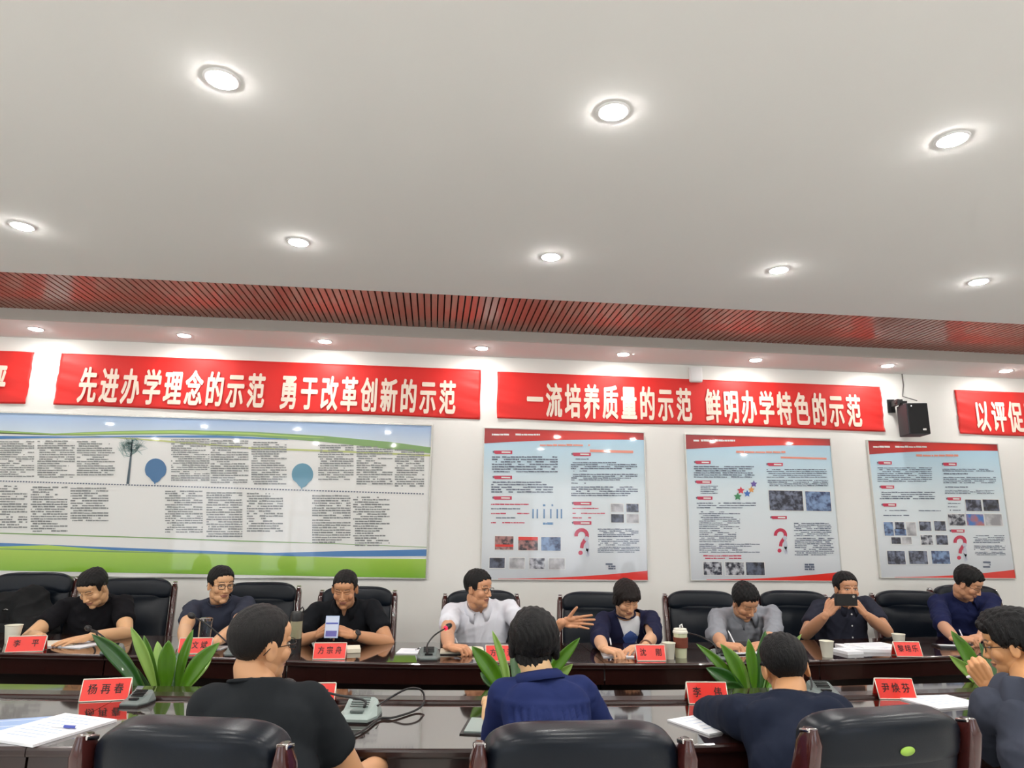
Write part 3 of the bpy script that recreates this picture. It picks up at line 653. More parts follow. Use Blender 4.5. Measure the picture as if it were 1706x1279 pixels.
def chair(px, py_top, Y, yaw, label, group, ztop=None, sc=1.0, sx=1.0):
    """px,py_top = photo point of the middle of the chair's top edge; yaw = degrees the seat faces, 0 = towards the far wall"""
    global first
    p = atY(px, py_top, Y); rz = math.radians(yaw)
    off = Matrix.Rotation(rz, 3, 'Z') @ Vector((0, -0.34, 0)); loc = Vector((p.x-off.x, Y-off.y, 0))
    k = p.z/1.05
    if first:
        chair0.location = loc; chair0.rotation_euler = (0, 0, rz); chair0['label'] = label; chair0['group'] = group; first = False; r = chair0
    else: r = dup(chair0, loc, rz, label, group)
    r.scale = (sc*sx, sc, k); return r
G = 'executive chairs along the far wall'
chA = chair(62, 953, 5.22, 192, 'black leather chair with a dark jacket over it, at the left edge', G)
chair(226, 962, 5.15, 195, 'black leather chair behind the black-shirted man bending over papers at the left', G)
chair(437, 969, 5.15, 188, 'black leather chair behind the man in glasses and grey T-shirt', G)
chair(598, 976, 5.05, 180, 'black leather chair behind the man in black polo holding a phone', G)
chair(802, 982, 4.95, 180, 'black leather chair behind the man in the white shirt', G)
chair(992, 985, 4.95, 170, 'black leather chair behind the woman in the navy cardigan', G)
chair(1165, 983, 5.0, 172, 'black leather chair left of the man writing in a grey shirt', G)
chair(1317, 983, 5.1, 168, 'black leather chair left of the man taking a photo', G)
chair(1508, 983, 5.2, 166, 'black leather chair right of the man taking a photo', G)
chair(1602, 974, 5.3, 170, 'black leather chair partly hidden behind the man in the navy shirt, far right', G)
G = 'executive chairs seen from behind in the foreground'
chair(305, 1206, 1.56, -12, 'foreground black leather chair at the lower left, by the black T-shirt', G, sc=0.94, sx=.9)
chair(975, 1212, 1.62, 0, 'foreground black leather chair in the lower middle, behind the woman in navy', G, sc=0.94)
ch3 = chair(1487, 1186, 1.80, 8, 'foreground black leather chair with a green sticker, lower right', G, sc=0.94, sx=1.05)
bpy.context.view_layer.update(); dg = bpy.context.evaluated_depsgraph_get()
hit = SC.ray_cast(dg, Vector((0, 0, H)), ray(1512, 1251).normalized())
st = MB().lathe([(0.0005, 0.0), (0.024, 0.0), (0.0235, 0.0016), (0.0005, 0.002)], seg=28).build('sticker', mat('green_sticker', (150, 190, 70), 0.4), ch3, True)
mw = Matrix.Translation(hit[1]) @ hit[2].to_track_quat('Z', 'Y').to_matrix().to_4x4() @ Matrix.Diagonal((1, .5, 1, 1))
st.matrix_parent_inverse = ch3.matrix_world.inverted(); st.matrix_basis = mw; st['label'] = 'oval green sticker on the back'

# ------------------------------------------------------------------ name plates
def plate(px, pyb, w, rz, chars, label, Z=TZ, h=0.074, pitch=None, behind=False, cs=0.034):
    w *= .82
    p = atZ(px, pyb, Z)
    t = empty('name_plate', (p.x, p.y+0.028, Z), math.radians(rz), label, 'name plate', 'red name plates on the tables')
    d = 0.028; th = 0.0035
    for s, nm in ((-1, 'front_card'), (1, 'back_card')):
        MB().add([(-w/2, s*d, 0.003), (w/2, s*d, 0.003), (w/2, s*0.003, h), (-w/2, s*0.003, h), (-w/2, s*(d-th), 0.003), (w/2, s*(d-th), 0.003), (w/2, s*0.0005, h-0.004), (-w/2, s*0.0005, h-0.004)],
                 [(0, 1, 2, 3), (4, 5, 6, 7), (0, 1, 5, 4), (1, 2, 6, 5), (2, 3, 7, 6), (3, 0, 4, 7)]).build(nm, M['red'], t)
    e = MB()
    for s in (-1, 1):
        e.tube([(s*w/2, -d-.001, 0.002), (s*w/2, 0, h+.002)], 0.0022, 6); e.tube([(s*w/2, d+.001, 0.002), (s*w/2, 0, h+.002)], 0.0022, 6)
    e.tube([(-w/2, 0, h+.002), (w/2, 0, h+.002)], 0.0026, 6); e.tube([(-w/2, -d-.001, 0.0022), (w/2, -d-.001, 0.0022)], 0.002, 6); e.tube([(-w/2, d+.001, 0.0022), (w/2, d+.001, 0.0022)], 0.002, 6)
    e.build('acrylic_edges', M['acryl'], t, True)
    if chars:
        up = Vector((0, d-0.003, h-0.003)).normalized(); nrm = Vector((0, -(h-.003), d-.003)).normalized()
        pitch = pitch or w*0.27; n = len(chars); tw = pitch*(n-1)+cs
        o = Vector((-tw/2, -d, 0.003))+up*(h*0.3)+nrm*0.0014
        for i, ch in enumerate(chars):
            if ch != ' ': mb = MB(); write(mb, ch, o+Vector((i*pitch, 0, 0)), (1, 0, 0), up, pitch, cs, cs*1.15, 0.012); mb.build('character', M['ink'], t)
    return t
plate(170, 1168, 0.205, 9, '杨再春', 'red name plate on the near table beside a grey microphone base, lower left')
plate(518, 1176, 0.205, 0, '文 忠', 'red name plate mostly hidden by the shoulder of the man in the black T-shirt')
plate(1182, 1173, 0.195, -4, '李 伟', 'red name plate with two characters in front of the middle right plant', pitch=0.042)
plate(1498, 1165, 0.19, -6, '尹焕芬', 'red name plate on the near table, right, beside white papers')
plate(38, 1086, 0.215, 10, '李 平', 'red name plate at the left edge of the far table', pitch=0.042)
plate(322, 1089, 0.2, 4, '李文斌', 'red name plate behind the left plant, before the man in glasses')
plate(548, 1098, 0.2, 0, '方宗舟', 'red name plate in front of the man in the black polo')
plate(836, 1102, 0.2, -2, '方明浩', 'red name plate behind the middle plant, left of the dark-haired woman')
plate(1086, 1101, 0.19, -2, '沈 刚', 'red name plate before the woman in the navy cardigan, beside a cup', pitch=0.042)
plate(1517, 1094, 0.18, -6, '黎翊乐', 'red name plate in front of the man in the navy shirt, far right')

# ------------------------------------------------------------------ microphones
def mic(px, py, rz, neck, label, Z=TZ, m='greyp', head='black', sc=1.0, led=False, cable=None):
    """conference microphone; neck = photo points with depth, ending at the head"""
    p = atZ(px, py, Z); t = empty('conference_microphone', (p.x, p.y, Z), math.radians(rz), label, 'microphone', 'table microphones')
    R = t.matrix_basis.inverted() if False else (Matrix.Translation(t.location) @ Matrix.Rotation(math.radians(rz), 4, 'Z')).inverted()
    w, d = 0.075*sc, 0.085*sc
    poly = [(-w*.7, -d), (w*.7, -d), (w, -d*.3), (w, d*.75), (w*.7, d), (-w*.7, d), (-w, d*.75), (-w, -d*.3)]
    lo = [(x, y, 0) for x, y in poly]; mid = [(x, y, 0.016*sc) for x, y in poly]
    topp = [(x*.78, y*.80+0.008*sc, 0.026*sc+0.034*sc*max(0, (y+d*.5)/(1.5*d))) for x, y in poly]
    mb = MB(); mb.quadgrid([lo, mid, topp], 0, True); mb.f += [tuple(range(8)), tuple(range(16, 24))]; mb.mi += [0, 0]
    b = mb.build('base', M[m], t)
    MB().prism([(x*1.01, y*1.01) for x, y in poly], 0, 0.006).build('rubber_foot', M['black'], b)
    MB().box((0, -d*.45, 0.034*sc), (0.05*sc, 0.02*sc, 0.006)).build('button', M['black' if m == 'greyp' else 'greyp'], b)
    g = MB(); 
    for k in range(5): g.box((0, d*(-.1+.14*k), (0.044+.0035*k*1.5)*sc), (0.07*sc, 0.003, 0.004), Matrix.Rotation(.33, 3, 'X'))
    g.build('speaker_slots', M['greyp'] if m == 'greyl' else M['black'], b)
    pts = [R @ atY(*q) for q in neck]
    if pts:
        cr = catmull(pts, 8)
        n = MB().tube(cr, [.0055]*3+[.0042]*(len(cr)-3), 8).build('gooseneck', M['black'], t, True)
        e = cr[-1]; dr = (cr[-1]-cr[-2]).normalized(); Rm = dr.to_track_quat('Z', 'Y').to_matrix()
        hd = MB(); hd.lathe([(0.001, 0), (0.011, 0.002), (0.0155, 0.014), (0.016, 0.028), (0.012, 0.042), (0.001, 0.047)], e-dr*0.008, 18, M=Rm)
        hd.build('foam_head', M[head], t, True)
        if led: MB().tube([e-dr*.012, e-dr*.004], .0125, 14).build('light_ring', M['redled'], t, True)
    return t
def catmull(P, n):
    if len(P) < 3: return [P[0].lerp(P[-1], i/n) for i in range(n+1)]
    Q = [P[0]*2-P[1]]+list(P)+[P[-1]*2-P[-2]]; out = []
    for i in range(1, len(Q)-2):
        for k in range(n):
            u = k/n; a, b, c, d = Q[i-1:i+3]
            out.append(0.5*((2*b)+(c-a)*u+(2*a-5*b+4*c-d)*u*u+(3*b-a-3*c+d)*u**3))
    out.append(P[-1]); return out
mic(228, 1172, -8, [], 'dark grey microphone base beside the lower left name plate', sc=0.66)
mic(598, 1196, -8, [(607, 1178, 2.62), (606, 1166, 2.64), (560, 1157, 2.68), (500, 1142, 2.66), (488, 1139, 2.65)], 'light grey table microphone, its thin neck reaching left to the black T-shirt', m='greyl', sc=0.92)
mic(714, 1097, 0, [(712, 1088, 3.76), (712, 1074, 3.8), (724, 1058, 3.85), (744, 1045, 3.92)], 'grey table microphone with a red-ringed head by the white-shirted man', led=True, sc=0.8)
mic(393, 1090, 4, [(392, 1082, 3.88), (370, 1062, 3.95), (345, 1040, 4.0), (322, 1027, 4.06)], 'microphone with a thin arched neck in front of the man in glasses', sc=0.8)
mic(186, 1088, 6, [(186, 1078, 4.02), (176, 1064, 4.08), (160, 1052, 4.15), (149, 1047, 4.2)], 'table microphone with a black round head before the man bending over papers', sc=0.7)
mic(1204, 1098, -4, [(1195, 1089, 3.68), (1190, 1074, 3.72), (1172, 1062, 3.78), (1150, 1055, 3.85), (1134, 1053, 3.9)], 'grey table microphone with a long thin neck before the man in the grey shirt', sc=0.75)
mic(1372, 1158, -6, [(1352, 1150, 2.9), (1352, 1136, 2.92), (1347, 1122, 2.95), (1335, 1112, 3.0)], 'microphone with thin upright neck beside the ear of the man in dark navy', sc=0.8)
def cable(pts, r, label, name='microphone_cable'):
    tag(MB().tube(catmull([Vector(p) for p in pts], 8), r, 7).build(name, M['black'], None, True), label, 'cable')
zc = TZ+0.016
cable([atZ(628, 1176, zc+.02), atY(640, 1168, 2.75), atY(676, 1148, 2.8), atY(697, 1147, 2.82), atY(706, 1156, 2.82), atZ(705, 1172, zc+.003), atZ(690, 1184, TZ+.006), atZ(655, 1195, TZ+.006), atZ(632, 1197, TZ+.006), atZ(606, 1216, TZ+.006), atZ(575, 1232, TZ+.006)], 0.004, 'looped dark microphone cable lying over the rail of the near table')

# ------------------------------------------------------------------ papers, books, cups
def sheet(c, w, d, rz, m, label, cat, name, Z=TZ, th=0.003, group=None, tilt=0, lines=0, lm='paleblue', bev=0):
    p = atZ(*c, Z+th) if len(c) == 2 else Vector(c)
    t = empty(name, (p.x, p.y, Z), math.radians(rz), label, cat, group)
    if tilt: t.rotation_euler.x = math.radians(tilt)
    MB().box((0, 0, th/2+.0006), (w, d, th), bevel=bev).build('pages', M[m], t)
    if lines:
        mb = MB()
        for i in range(lines):
            y = d*0.4-i*d*0.8/lines; mb.box((-w*0.02*random.random(), y, th+.0008), (w*0.78*random.uniform(.6, 1), d*0.012, 0.0003))
        mb.build('printed_lines', M[lm], t)
    return t
def pen(a, b, label, m='blue', name='ballpoint_pen'):
    a, b = Vector(a), Vector(b); t = empty(name, a, 0, label, 'pen'); d = b-a
    MB().tube([Vector((0, 0, 0)), d*.08, d*.1, d*.97, d], [.0012, .0035, .0042, .0042, .002], 8).build('barrel', M['paper'], t, True)
    MB().tube([d*.55, d*.97], .0048, 8).build('cap', M[m], t, True)
    return t
# near table, left
sheet((18, 1214), 0.20, 0.27, 14, 'paleblue', 'blue and white booklet at the lower left corner', 'booklet', 'booklet', th=0.006, lines=3, lm='paper')
sheet((84, 1212), 0.235, 0.30, -24, 'paper', 'stack of white papers under a pen at the lower left', 'papers', 'paper_stack', th=0.008, lines=9)
pen(atZ(82, 1208, TZ+.015), atZ(128, 1211, TZ+.015), 'clear pen with a dark blue cap on the lower left papers')
# near table, others
sheet((1180, 1204), 0.2, 0.2, 24, 'paper', 'white papers before the arm of the man in dark navy', 'papers', 'paper_stack', th=0.006, lines=5)
sheet((1556, 1164), 0.25, 0.26, 12, 'paper', 'white papers on the near table beside the right name plate', 'papers', 'paper_stack', th=0.006, lines=7)
t = sheet((806, 1207), 0.11, 0.17, -12, 'greyl', 'small tablet in a dark cover at the left elbow of the woman in navy', 'tablet', 'tablet', th=0.008)
MB().box((0, 0, 0.002), (0.135, 0.2, 0.004), bevel=.001).build('cover', M['black'], t)
# far table
sheet((95, 1070), 0.22, 0.15, 4, 'cream', 'open notebook under the hands of the man at the left', 'notebook', 'notebook', th=0.010, lines=4)
sheet((118, 1072), 0.30, 0.2, -16, 'paper', 'white documents in front of the man bending over papers', 'papers', 'paper_stack', th=0.004, lines=5)
sheet((350, 1078), 0.16, 0.11, -6, 'paper', 'white paper in front of the man in glasses', 'papers', 'paper_sheet', th=0.004)
sheet((574, 1078), 0.17, 0.13, 8, 'cream', 'thick white book under the phone held by the man in black polo', 'book', 'book', th=0.022, bev=.002)
sheet((688, 1084), 0.16, 0.16, -8, 'paper', 'white paper with a pen left of the red-ringed microphone', 'papers', 'paper_sheet', th=0.004, lines=3)
pen(atZ(692, 1082, TZ+.008), atZ(700, 1079, TZ+.05), 'thin pen standing out of the paper left of the red-ringed microphone', 'black')
nb = sheet((764, 1083), 0.2, 0.13, -2, 'cream', 'open cream notebook in front of the man in the white shirt', 'notebook', 'notebook', th=0.012, lines=0)
MB().box((0, 0, 0.003), (0.3, 0.16, 0.005), bevel=.001).build('cover', M['black'], nb)
MB().superq((0.07, 0, 0.014), (0.07, 0.072, 0.012), 0.5, 0.4, 24, 8).build('open_page', M['cream'], nb, True)
sheet((1032, 1090), 0.19, 0.14, -8, 'paper', 'white paper the woman in the cardigan writes on', 'papers', 'paper_sheet', th=0.005, lines=4)
nb = sheet((1228, 1084), 0.26, 0.13, 6, 'paper', 'open notebook the man in the grey shirt writes in', 'notebook', 'notebook', th=0.010, lines=4)
MB().box((0, 0, 0.003), (0.28, 0.15, 0.004), bevel=.001).build('cover', M['black'], nb)
g = 'papers before the man taking a photo'
sheet((1410, 1082), 0.11, 0.14, 10, 'paper', 'small white notebook beside the paper cup of the man taking a photo', 'notebook', 'notebook', th=0.016, lines=2, lm='purple')
sheet((1445, 1077), 0.3, 0.19, -8, 'paper', 'thick pile of white documents left of the far right name plate', 'papers', 'paper_stack', th=0.018, lines=4)
sheet((1454, 1074), 0.27, 0.16, 9, 'paper', 'loose sheets lying on the pile of documents left of the far right name plate', 'papers', 'paper_sheet', Z=TZ+0.0185, th=0.005, lines=3)
t = sheet((1582, 1075), 0.16, 0.11, -12, 'black', 'dark notebook with a white phone before the man in the navy shirt', 'notebook', 'notebook', th=0.010)
MB().box((-0.02, -0.01, 0.013), (0.1, 0.03, 0.004), bevel=.002).build('white_strip', M['paper'], t)
sheet((1606, 1070), 0.1, 0.08, -20, 'paper', 'folded white slip beside the hand of the man in the navy shirt', 'papers', 'paper_sheet', th=0.012)
def cup(px, pyb, r, h, label, lid=False):
    p = atZ(px, pyb, TZ); t = empty('paper_cup', (p.x, p.y+r*.5, TZ), 0, label, 'cup', 'paper cups on the far table')
    MB().lathe([(r*.72, 0.0), (r*.74, 0.002), (r, h-.004), (r*1.05, h-.002), (r*1.05, h), (r*.97, h), (r*.70, 0.006), (0.001, 0.006)], seg=28).build('cup_wall', M['cup'], t, True, 40)
    MB().lathe([(0.001, h*.6), (r*.85, h*.6), (r*.85, h*.602), (0.001, h*.602)], seg=24).build('tea', mat('tea', (190, 190, 150), 0.1), t, True)
    return t
cup(15, 1072, 0.043, 0.098, 'white paper cup at the left edge behind a name plate')
cup(1117, 1098, 0.034, 0.082, 'white paper cup between the name plate and the lidded coffee cup')
cup(1382, 1095, 0.037, 0.085, 'white paper cup before the man taking a photo')
cup(1502, 1078, 0.037, 0.075, 'white paper cup behind the far right name plate')
p = atZ(1137, 1096, TZ); t = empty('coffee_cup', (p.x, p.y+.02, TZ), 0, 'tall coffee cup with cream lid and brown sleeve right of the woman in the cardigan', 'cup')
r = 0.037; hc = 0.125
MB().lathe([(r*.8, 0), (r, hc), (r*.96, hc), (0.001, hc)], seg=28).build('cup_wall', mat('coffee_cup_green', (206, 210, 176), 0.5), t, True, 40)
MB().lathe([(r*.89, hc*.42), (r*1.03, hc*.42), (r*1.08, hc*.84), (r*.97, hc*.84)], seg=28).build('sleeve', M['sleeve'], t, True, 40)
MB().lathe([(r*1.05, hc), (r*1.1, hc+.004), (r*1.06, hc+.012), (r*.97, hc+.014), (r*.93, hc+.024), (r*.8, hc+.025), (0.001, hc+.022)], seg=28).build('lid', M['cup'], t, True, 40)
MB().tube([(0.0, 0, hc+.02), (0.0, 0, hc+.04), (0.01, 0, hc+.046), (0.014, 0, hc+.03)], .004, 8).build('stopper', M['trim'], t, True)
# glass tumbler
p = atZ(335, 1083, TZ); t = empty('glass_tumbler', (p.x, p.y+.03, TZ), 0, 'clear glass tumbler before the man in glasses', 'glass')
MB().lathe([(0.03, 0), (0.033, .004), (0.034, .145), (0.0345, .15), (0.0315, .15), (0.031, .012), (0.001, .010)], seg=28).build('glass_wall', M['glass'], t, True, 50)
MB().lathe([(0.0005, .15), (0.036, .15), (0.036, .162), (0.024, .166), (0.0005, .167)], seg=24).build('lid', M['chrome'], t, True, 40)
# tall flask
p = atZ(487, 1090, TZ); t = empty('tea_flask', (p.x, p.y+.05, TZ), 0, 'tall clear tea flask with black cap beside the glasses of the near man', 'flask')
MB().lathe([(0.03, 0), (0.033, .006), (0.033, .16), (0.033, .165), (0.001, .165)], seg=28).build('bottle', mat('flask_tea', (150, 146, 118), 0.08, coat=1), t, True, 40)
MB().lathe([(0.034, 0.0), (0.034, .075), (0.0335, .075), (0.0335, 0)], seg=28).build('lower_band', M['black'], t, True, 40)
MB().lathe([(0.034, .165), (0.034, .2), (0.028, .212), (0.02, .214), (0.001, .214)], seg=28).build('cap', M['black'], t, True, 40)
MB().tube([(0.028, 0, .205), (0.034, 0, .222), (0.026, 0, .236), (0.012, 0, .222)], .004, 8).build('carry_loop', M['black'], t, True)
# ------------------------------------------------------------------ potted plants between the tables
def leafmesh(a, b, w, lift, side, twist=0.0, n=14):
    """broad strap leaf from base a to tip b with a folded midrib"""
    a, b = Vector(a), Vector(b); d = b-a; L = d.length; rows = []
    across0 = d.cross(Vector((0, 1, 0))); 
    if across0.length < .01: across0 = Vector((1, 0, 0))
    across0.normalize()
    nrm0 = across0.cross(d).normalized()
    if nrm0.y > 0: nrm0 = -nrm0
    for i in range(n+1):
        u = i/n; c = a+d*u+Vector((side*math.sin(u*math.pi)*L, 0, lift*math.sin(u*math.pi)*L))
        ww = w*(0.30+0.70*math.sin(min(1, u/0.55)*math.pi/2)) if u < 0.55 else w*math.cos((u-0.55)/0.45*math.pi/2)**0.75
        ww = max(ww, 0.0008); R = Matrix.Rotation(twist*(u-.3), 3, d.normalized()); ac = R @ across0; nr = R @ nrm0
        rows.append([c+ac*(ww*s)+nr*(abs(s)**1.3*ww*0.42) for s in (-1, -.62, -.25, 0, .25, .62, 1)])
    return MB().quadgrid(rows)
def plant(px, py, Y, leaves, label):
    p = atY(px, py, Y); t = empty('potted_plant', (p.x, Y, 0.0), 0, label, 'plant', 'potted plants between the tables')
    T = t.location
    zb = p.z-0.02
    MB().lathe([(0.075, 0), (0.08, .01), (0.085, zb-.14), (0.11, zb-.13), (0.125, zb-0.015), (0.13, zb-.01), (0.13, zb), (0.115, zb), (0.11, zb-.03), (0.001, zb-.03)], seg=32).build('pot', M['pot'], t, True, 40)
    MB().lathe([(0.001, zb-.03), (0.112, zb-.028), (0.112, zb-.034), (0.001, zb-.034)], seg=24).build('soil', M['soil'], t)
    for (bx, by, tx, ty, dY, w, m, side) in leaves:
        a = atY(bx, by, Y+dY*.15)-T; b = atY(tx, ty, Y+dY)-T; a.z = min(a.z, zb+0.0)
        o = leafmesh(a, b, w, 0.03, side, random.uniform(-.5, .5)).build('leaf', M[m], t, True)
        md = o.modifiers.new('s', 'SOLIDIFY'); md.thickness = 0.0012
    return t
plant(275, 1146, 3.34, [(240, 1146, 153, 1056, .02, .034, 'leafd', .06), (244, 1150, 168, 1060, .06, .026, 'leaf', .03), (262, 1148, 218, 1044, .0, .024, 'leafl', .02), (268, 1148, 240, 1058, .05, .022, 'leaf', -.02),
    (278, 1150, 281, 1066, -.03, .038, 'leaf', .0), (272, 1146, 262, 1068, .14, .026, 'leafl', .0), (295, 1148, 322, 1048, .02, .022, 'leaf', -.03), (297, 1150, 310, 1070, .1, .02, 'leafl', -.02),
    (302, 1150, 366, 1070, .0, .036, 'leaf', -.05), (306, 1148, 352, 1098, .08, .024, 'leafl', -.04), (255, 1146, 190, 1100, .12, .03, 'leafd', .02), (288, 1146, 296, 1086, .16, .026, 'leafd', 0)],
    'potted plant with broad strap leaves between the tables, left, behind the first near name plate')
plant(873, 1146, 3.22, [(838, 1140, 786, 1076, .0, .038, 'leaf', .05), (848, 1140, 820, 1050, .04, .018, 'leafl', .03), (846, 1144, 836, 1092, .08, .022, 'leafl', .0), (860, 1144, 856, 1070, .1, .022, 'leafd', .0),
    (842, 1148, 800, 1120, .08, .03, 'leafd', .03), (900, 1146, 966, 1062, .0, .028, 'leaf', -.04), (905, 1148, 954, 1106, .03, .026, 'leafl', -.02), (893, 1142, 930, 1075, .1, .024, 'leafd', -.03), (870, 1142, 872, 1080, .14, .024, 'leaf', 0)],
    'potted plant in the middle, mostly hidden behind the dark-haired woman in navy')
plant(1252, 1146, 3.2, [(1232, 1138, 1160, 1072, .02, .022, 'leaf', .06), (1240, 1146, 1176, 1112, .0, .036, 'leafd', .04), (1242, 1142, 1200, 1072, .0, .032, 'leaf', .03), (1248, 1142, 1216, 1080, .06, .022, 'leafl', .04),
    (1256, 1144, 1247, 1064, .0, .026, 'leaf', .0), (1264, 1144, 1275, 1050, .03, .030, 'leafd', -.02), (1268, 1146, 1272, 1090, .1, .024, 'leaf', 0), (1262, 1146, 1230, 1120, .1, .03, 'leafd', 0), (1275, 1146, 1320, 1080, .1, .028, 'leaf', -.04), (1280, 1146, 1335, 1056, .14, .022, 'leafl', -.03), (1240, 1148, 1205, 1140, -.03, .03, 'leafd', .02)],
    'potted plant with spreading strap leaves right of the middle, behind the two-character name plate')
plant(1668, 1146, 3.2, [(1640, 1140, 1584, 1050, .0, .036, 'leaf', .02), (1640, 1142, 1582, 1092, .0, .026, 'leafl', .03), (1650, 1142, 1608, 1098, .06, .022, 'leafl', .02), (1660, 1142, 1632, 1070, .08, .03, 'leafd', .02), (1680, 1144, 1700, 1060, .0, .03, 'leaf', 0), (1690, 1144, 1735, 1080, .0, .03, 'leafd', 0)],
    'potted plant at the right edge, behind the hand of the person with full black hair')

# ------------------------------------------------------------------ people
def quadmesh(V, Fq):
    me = bpy.data.meshes.new('m'); V = np.asarray(V, np.float32); Fq = np.asarray(Fq, np.int32)
    me.vertices.add(len(V)); me.vertices.foreach_set('co', V.ravel()); n = len(Fq)
    me.loops.add(n*4); me.loops.foreach_set('vertex_index', Fq.ravel()); me.polygons.add(n)
    me.polygons.foreach_set('loop_start', np.arange(n, dtype=np.int32)*4); me.polygons.foreach_set('loop_total', np.full(n, 4, np.int32))
    me.update(calc_edges=True); me.validate(); return me
def blob(mb, voxel, smooth=4, fac=0.5):
    me = bpy.data.meshes.new('b'); me.from_pydata(mb.v, [], mb.f); o = bpy.data.objects.new('b', me); COL.objects.link(o)
    bm = bmesh.new(); bm.from_mesh(me); bmesh.ops.recalc_face_normals(bm, faces=bm.faces); bm.to_mesh(me); bm.free()
    r = o.modifiers.new('r', 'REMESH'); r.mode = 'VOXEL'; r.voxel_size = voxel
    if smooth: s = o.modifiers.new('s', 'SMOOTH'); s.iterations = smooth; s.factor = fac
    dg = bpy.context.evaluated_depsgraph_get(); m2 = o.evaluated_get(dg).to_mesh()
    V = np.empty(len(m2.vertices)*3, np.float32); m2.vertices.foreach_get('co', V)
    Q = np.empty(len(m2.loops), np.int32); m2.loops.foreach_get('vertex_index', Q)
    bpy.data.objects.remove(o); return V.reshape(-1, 3).astype(float), Q.reshape(-1, 4)
def normals(V, Q):
    a = np.cross(V[Q[:, 2]]-V[Q[:, 0]], V[Q[:, 3]]-V[Q[:, 1]]); N = np.zeros_like(V)
    for k in range(4): np.add.at(N, Q[:, k], a)
    return N/(np.linalg.norm(N, axis=1, keepdims=True)+1e-12)
def ellip(mb, c, r, rot=None, nu=20, nv=12): return mb.superq(c, r, 1.0, 1.0, nu, nv, None, rot)
def limb(mb, p0, r0, p1, r1, flat0=False, flat1=False, seg=18, n=4, mid=None, sq=1.0, up=None):
    """tapered limb with round (or cut) ends"""
    p0, p1 = Vector(p0), Vector(p1); d = (p1-p0); L = d.length; d = d/L if L else Vector((0, 0, 1))
    a = (up-d*up.dot(d)).normalized() if up is not None and (up-d*up.dot(d)).length > .01 else d.orthogonal().normalized(); b = d.cross(a)
    st = []
    if flat0: st.append((0, r0))
    else: st += [(-r0*math.cos(k*math.pi/8), r0*math.sin(k*math.pi/8)+1e-4) for k in range(0, 4)]+[(0, r0)]
    for i in range(1, n): u = i/n; st.append((L*u, r0+(r1-r0)*u+(mid or 0)*math.sin(u*math.pi)))
    st.append((L, r1))
    if not flat1: st += [(L+r1*math.sin(k*math.pi/8), r1*math.cos(k*math.pi/8)+1e-4) for k in range(1, 5)]
    rows = [[p0+d*s+(a*math.cos(2*math.pi*k/seg)*sq+b*math.sin(2*math.pi*k/seg))*r for k in range(seg)] for s, r in st]
    k0 = len(mb.v); mb.quadgrid(rows, 0, True); m = len(rows)
    mb.f += [tuple(reversed(range(k0, k0+seg))), tuple(range(k0+(m-1)*seg, k0+m*seg))]; mb.mi += [0, 0]; return mb
def loft(mb, rings, seg=28):
    """rings = (centre, lateral vector, forward vector, half width, half depth)"""
    rows = [[Vector(c)+l*(w*math.copysign(abs(math.cos(t))**.85, math.cos(t)))+f*(dp*math.copysign(abs(math.sin(t))**.85, math.sin(t))) for t in [2*math.pi*k/seg for k in range(seg)]] for c, l, f, w, dp in rings]
    k0 = len(mb.v); mb.quadgrid(rows, 0, True); m = len(rows)
    mb.f += [tuple(reversed(range(k0, k0+seg))), tuple(range(k0+(m-1)*seg, k0+m*seg))]; mb.mi += [0, 0]; return mb
# base head: +y forward, +x right, +z up, origin between the ears
def base_head():
    mb = MB()
    ellip(mb, (0, -0.008, 0.036), (0.0765, 0.094, 0.082), nu=28, nv=18); ellip(mb, (0, 0.026, -0.012), (0.066, 0.064, 0.085), nu=28, nv=18)
    ellip(mb, (0, 0.034, -0.072), (0.052, 0.050, 0.040)); ellip(mb, (0, 0.066, -0.098), (0.024, 0.018, 0.018)); ellip(mb, (0, 0.058, 0.045), (0.058, 0.034, 0.04))
    for s in (-1, 1):
        ellip(mb, (s*0.042, 0.054, -0.024), (0.024, 0.026, 0.026)); ellip(mb, (s*0.048, 0.012, -0.058), (0.014, 0.03, 0.03))
        ellip(mb, (s*0.012, 0.092, -0.034), (0.0085, 0.010, 0.0075)); limb(mb, (s*0.014, 0.083, 0.022), .010, (s*0.044, 0.070, 0.022), .010)
        R = Matrix.Rotation(s*-0.35, 3, 'Z')
        ellip(mb, (s*0.0815, -0.004, -0.004), (0.0065, 0.019, 0.032), R); ellip(mb, (s*0.078, 0.002, -0.022), (0.008, 0.011, 0.012))
        ellip(mb, (s*0.072, 0.0, -0.004), (0.012, 0.012, 0.022))
    limb(mb, (0, 0.084, 0.014), .0075, (0, 0.101, -0.026), .0095); ellip(mb, (0, 0.1015, -0.030), (0.0105, 0.0105, 0.009))
    ellip(mb, (0, 0.077, -0.058), (0.024, 0.014, 0.014))
    limb(mb, (0, -0.010, -0.03), .050, (0, -0.016, -0.095), .044, seg=24)
    V, Q = blob(mb, 0.0028, 3)
    x, y, z = V[:, 0], V[:, 1], V[:, 2]; fr = (y > 0.03)
    for s in (-1, 1):
        g = np.exp(-((x-s*.031)/.017)**2-((z-.006)/.010)**2)*fr; V[:, 1] -= .0085*g
        g = np.exp(-((x-s*.031)/.014)**2-((z-.004)/.0065)**2)*fr; V[:, 1] += .0035*g          # lids
        g = np.exp(-((np.abs(x)-.083)/.006)**2-((y-.0)/.009)**2-((z+.002)/.014)**2); V[:, 0] -= np.sign(x)*.003*g
    g = np.exp(-((z+.0605)/.0026)**2)*(np.abs(x) < .027)*fr; V[:, 1] -= .0035*g
    g = np.exp(-((z+.0545)/.004)**2-(x/.02)**2)*fr+np.exp(-((z+.067)/.0045)**2-(x/.018)**2)*fr; V[:, 1] += .0028*g
    g = np.exp(-((z+.079)/.006)**2-(x/.022)**2)*fr; V[:, 1] -= .003*g
    return V, Q
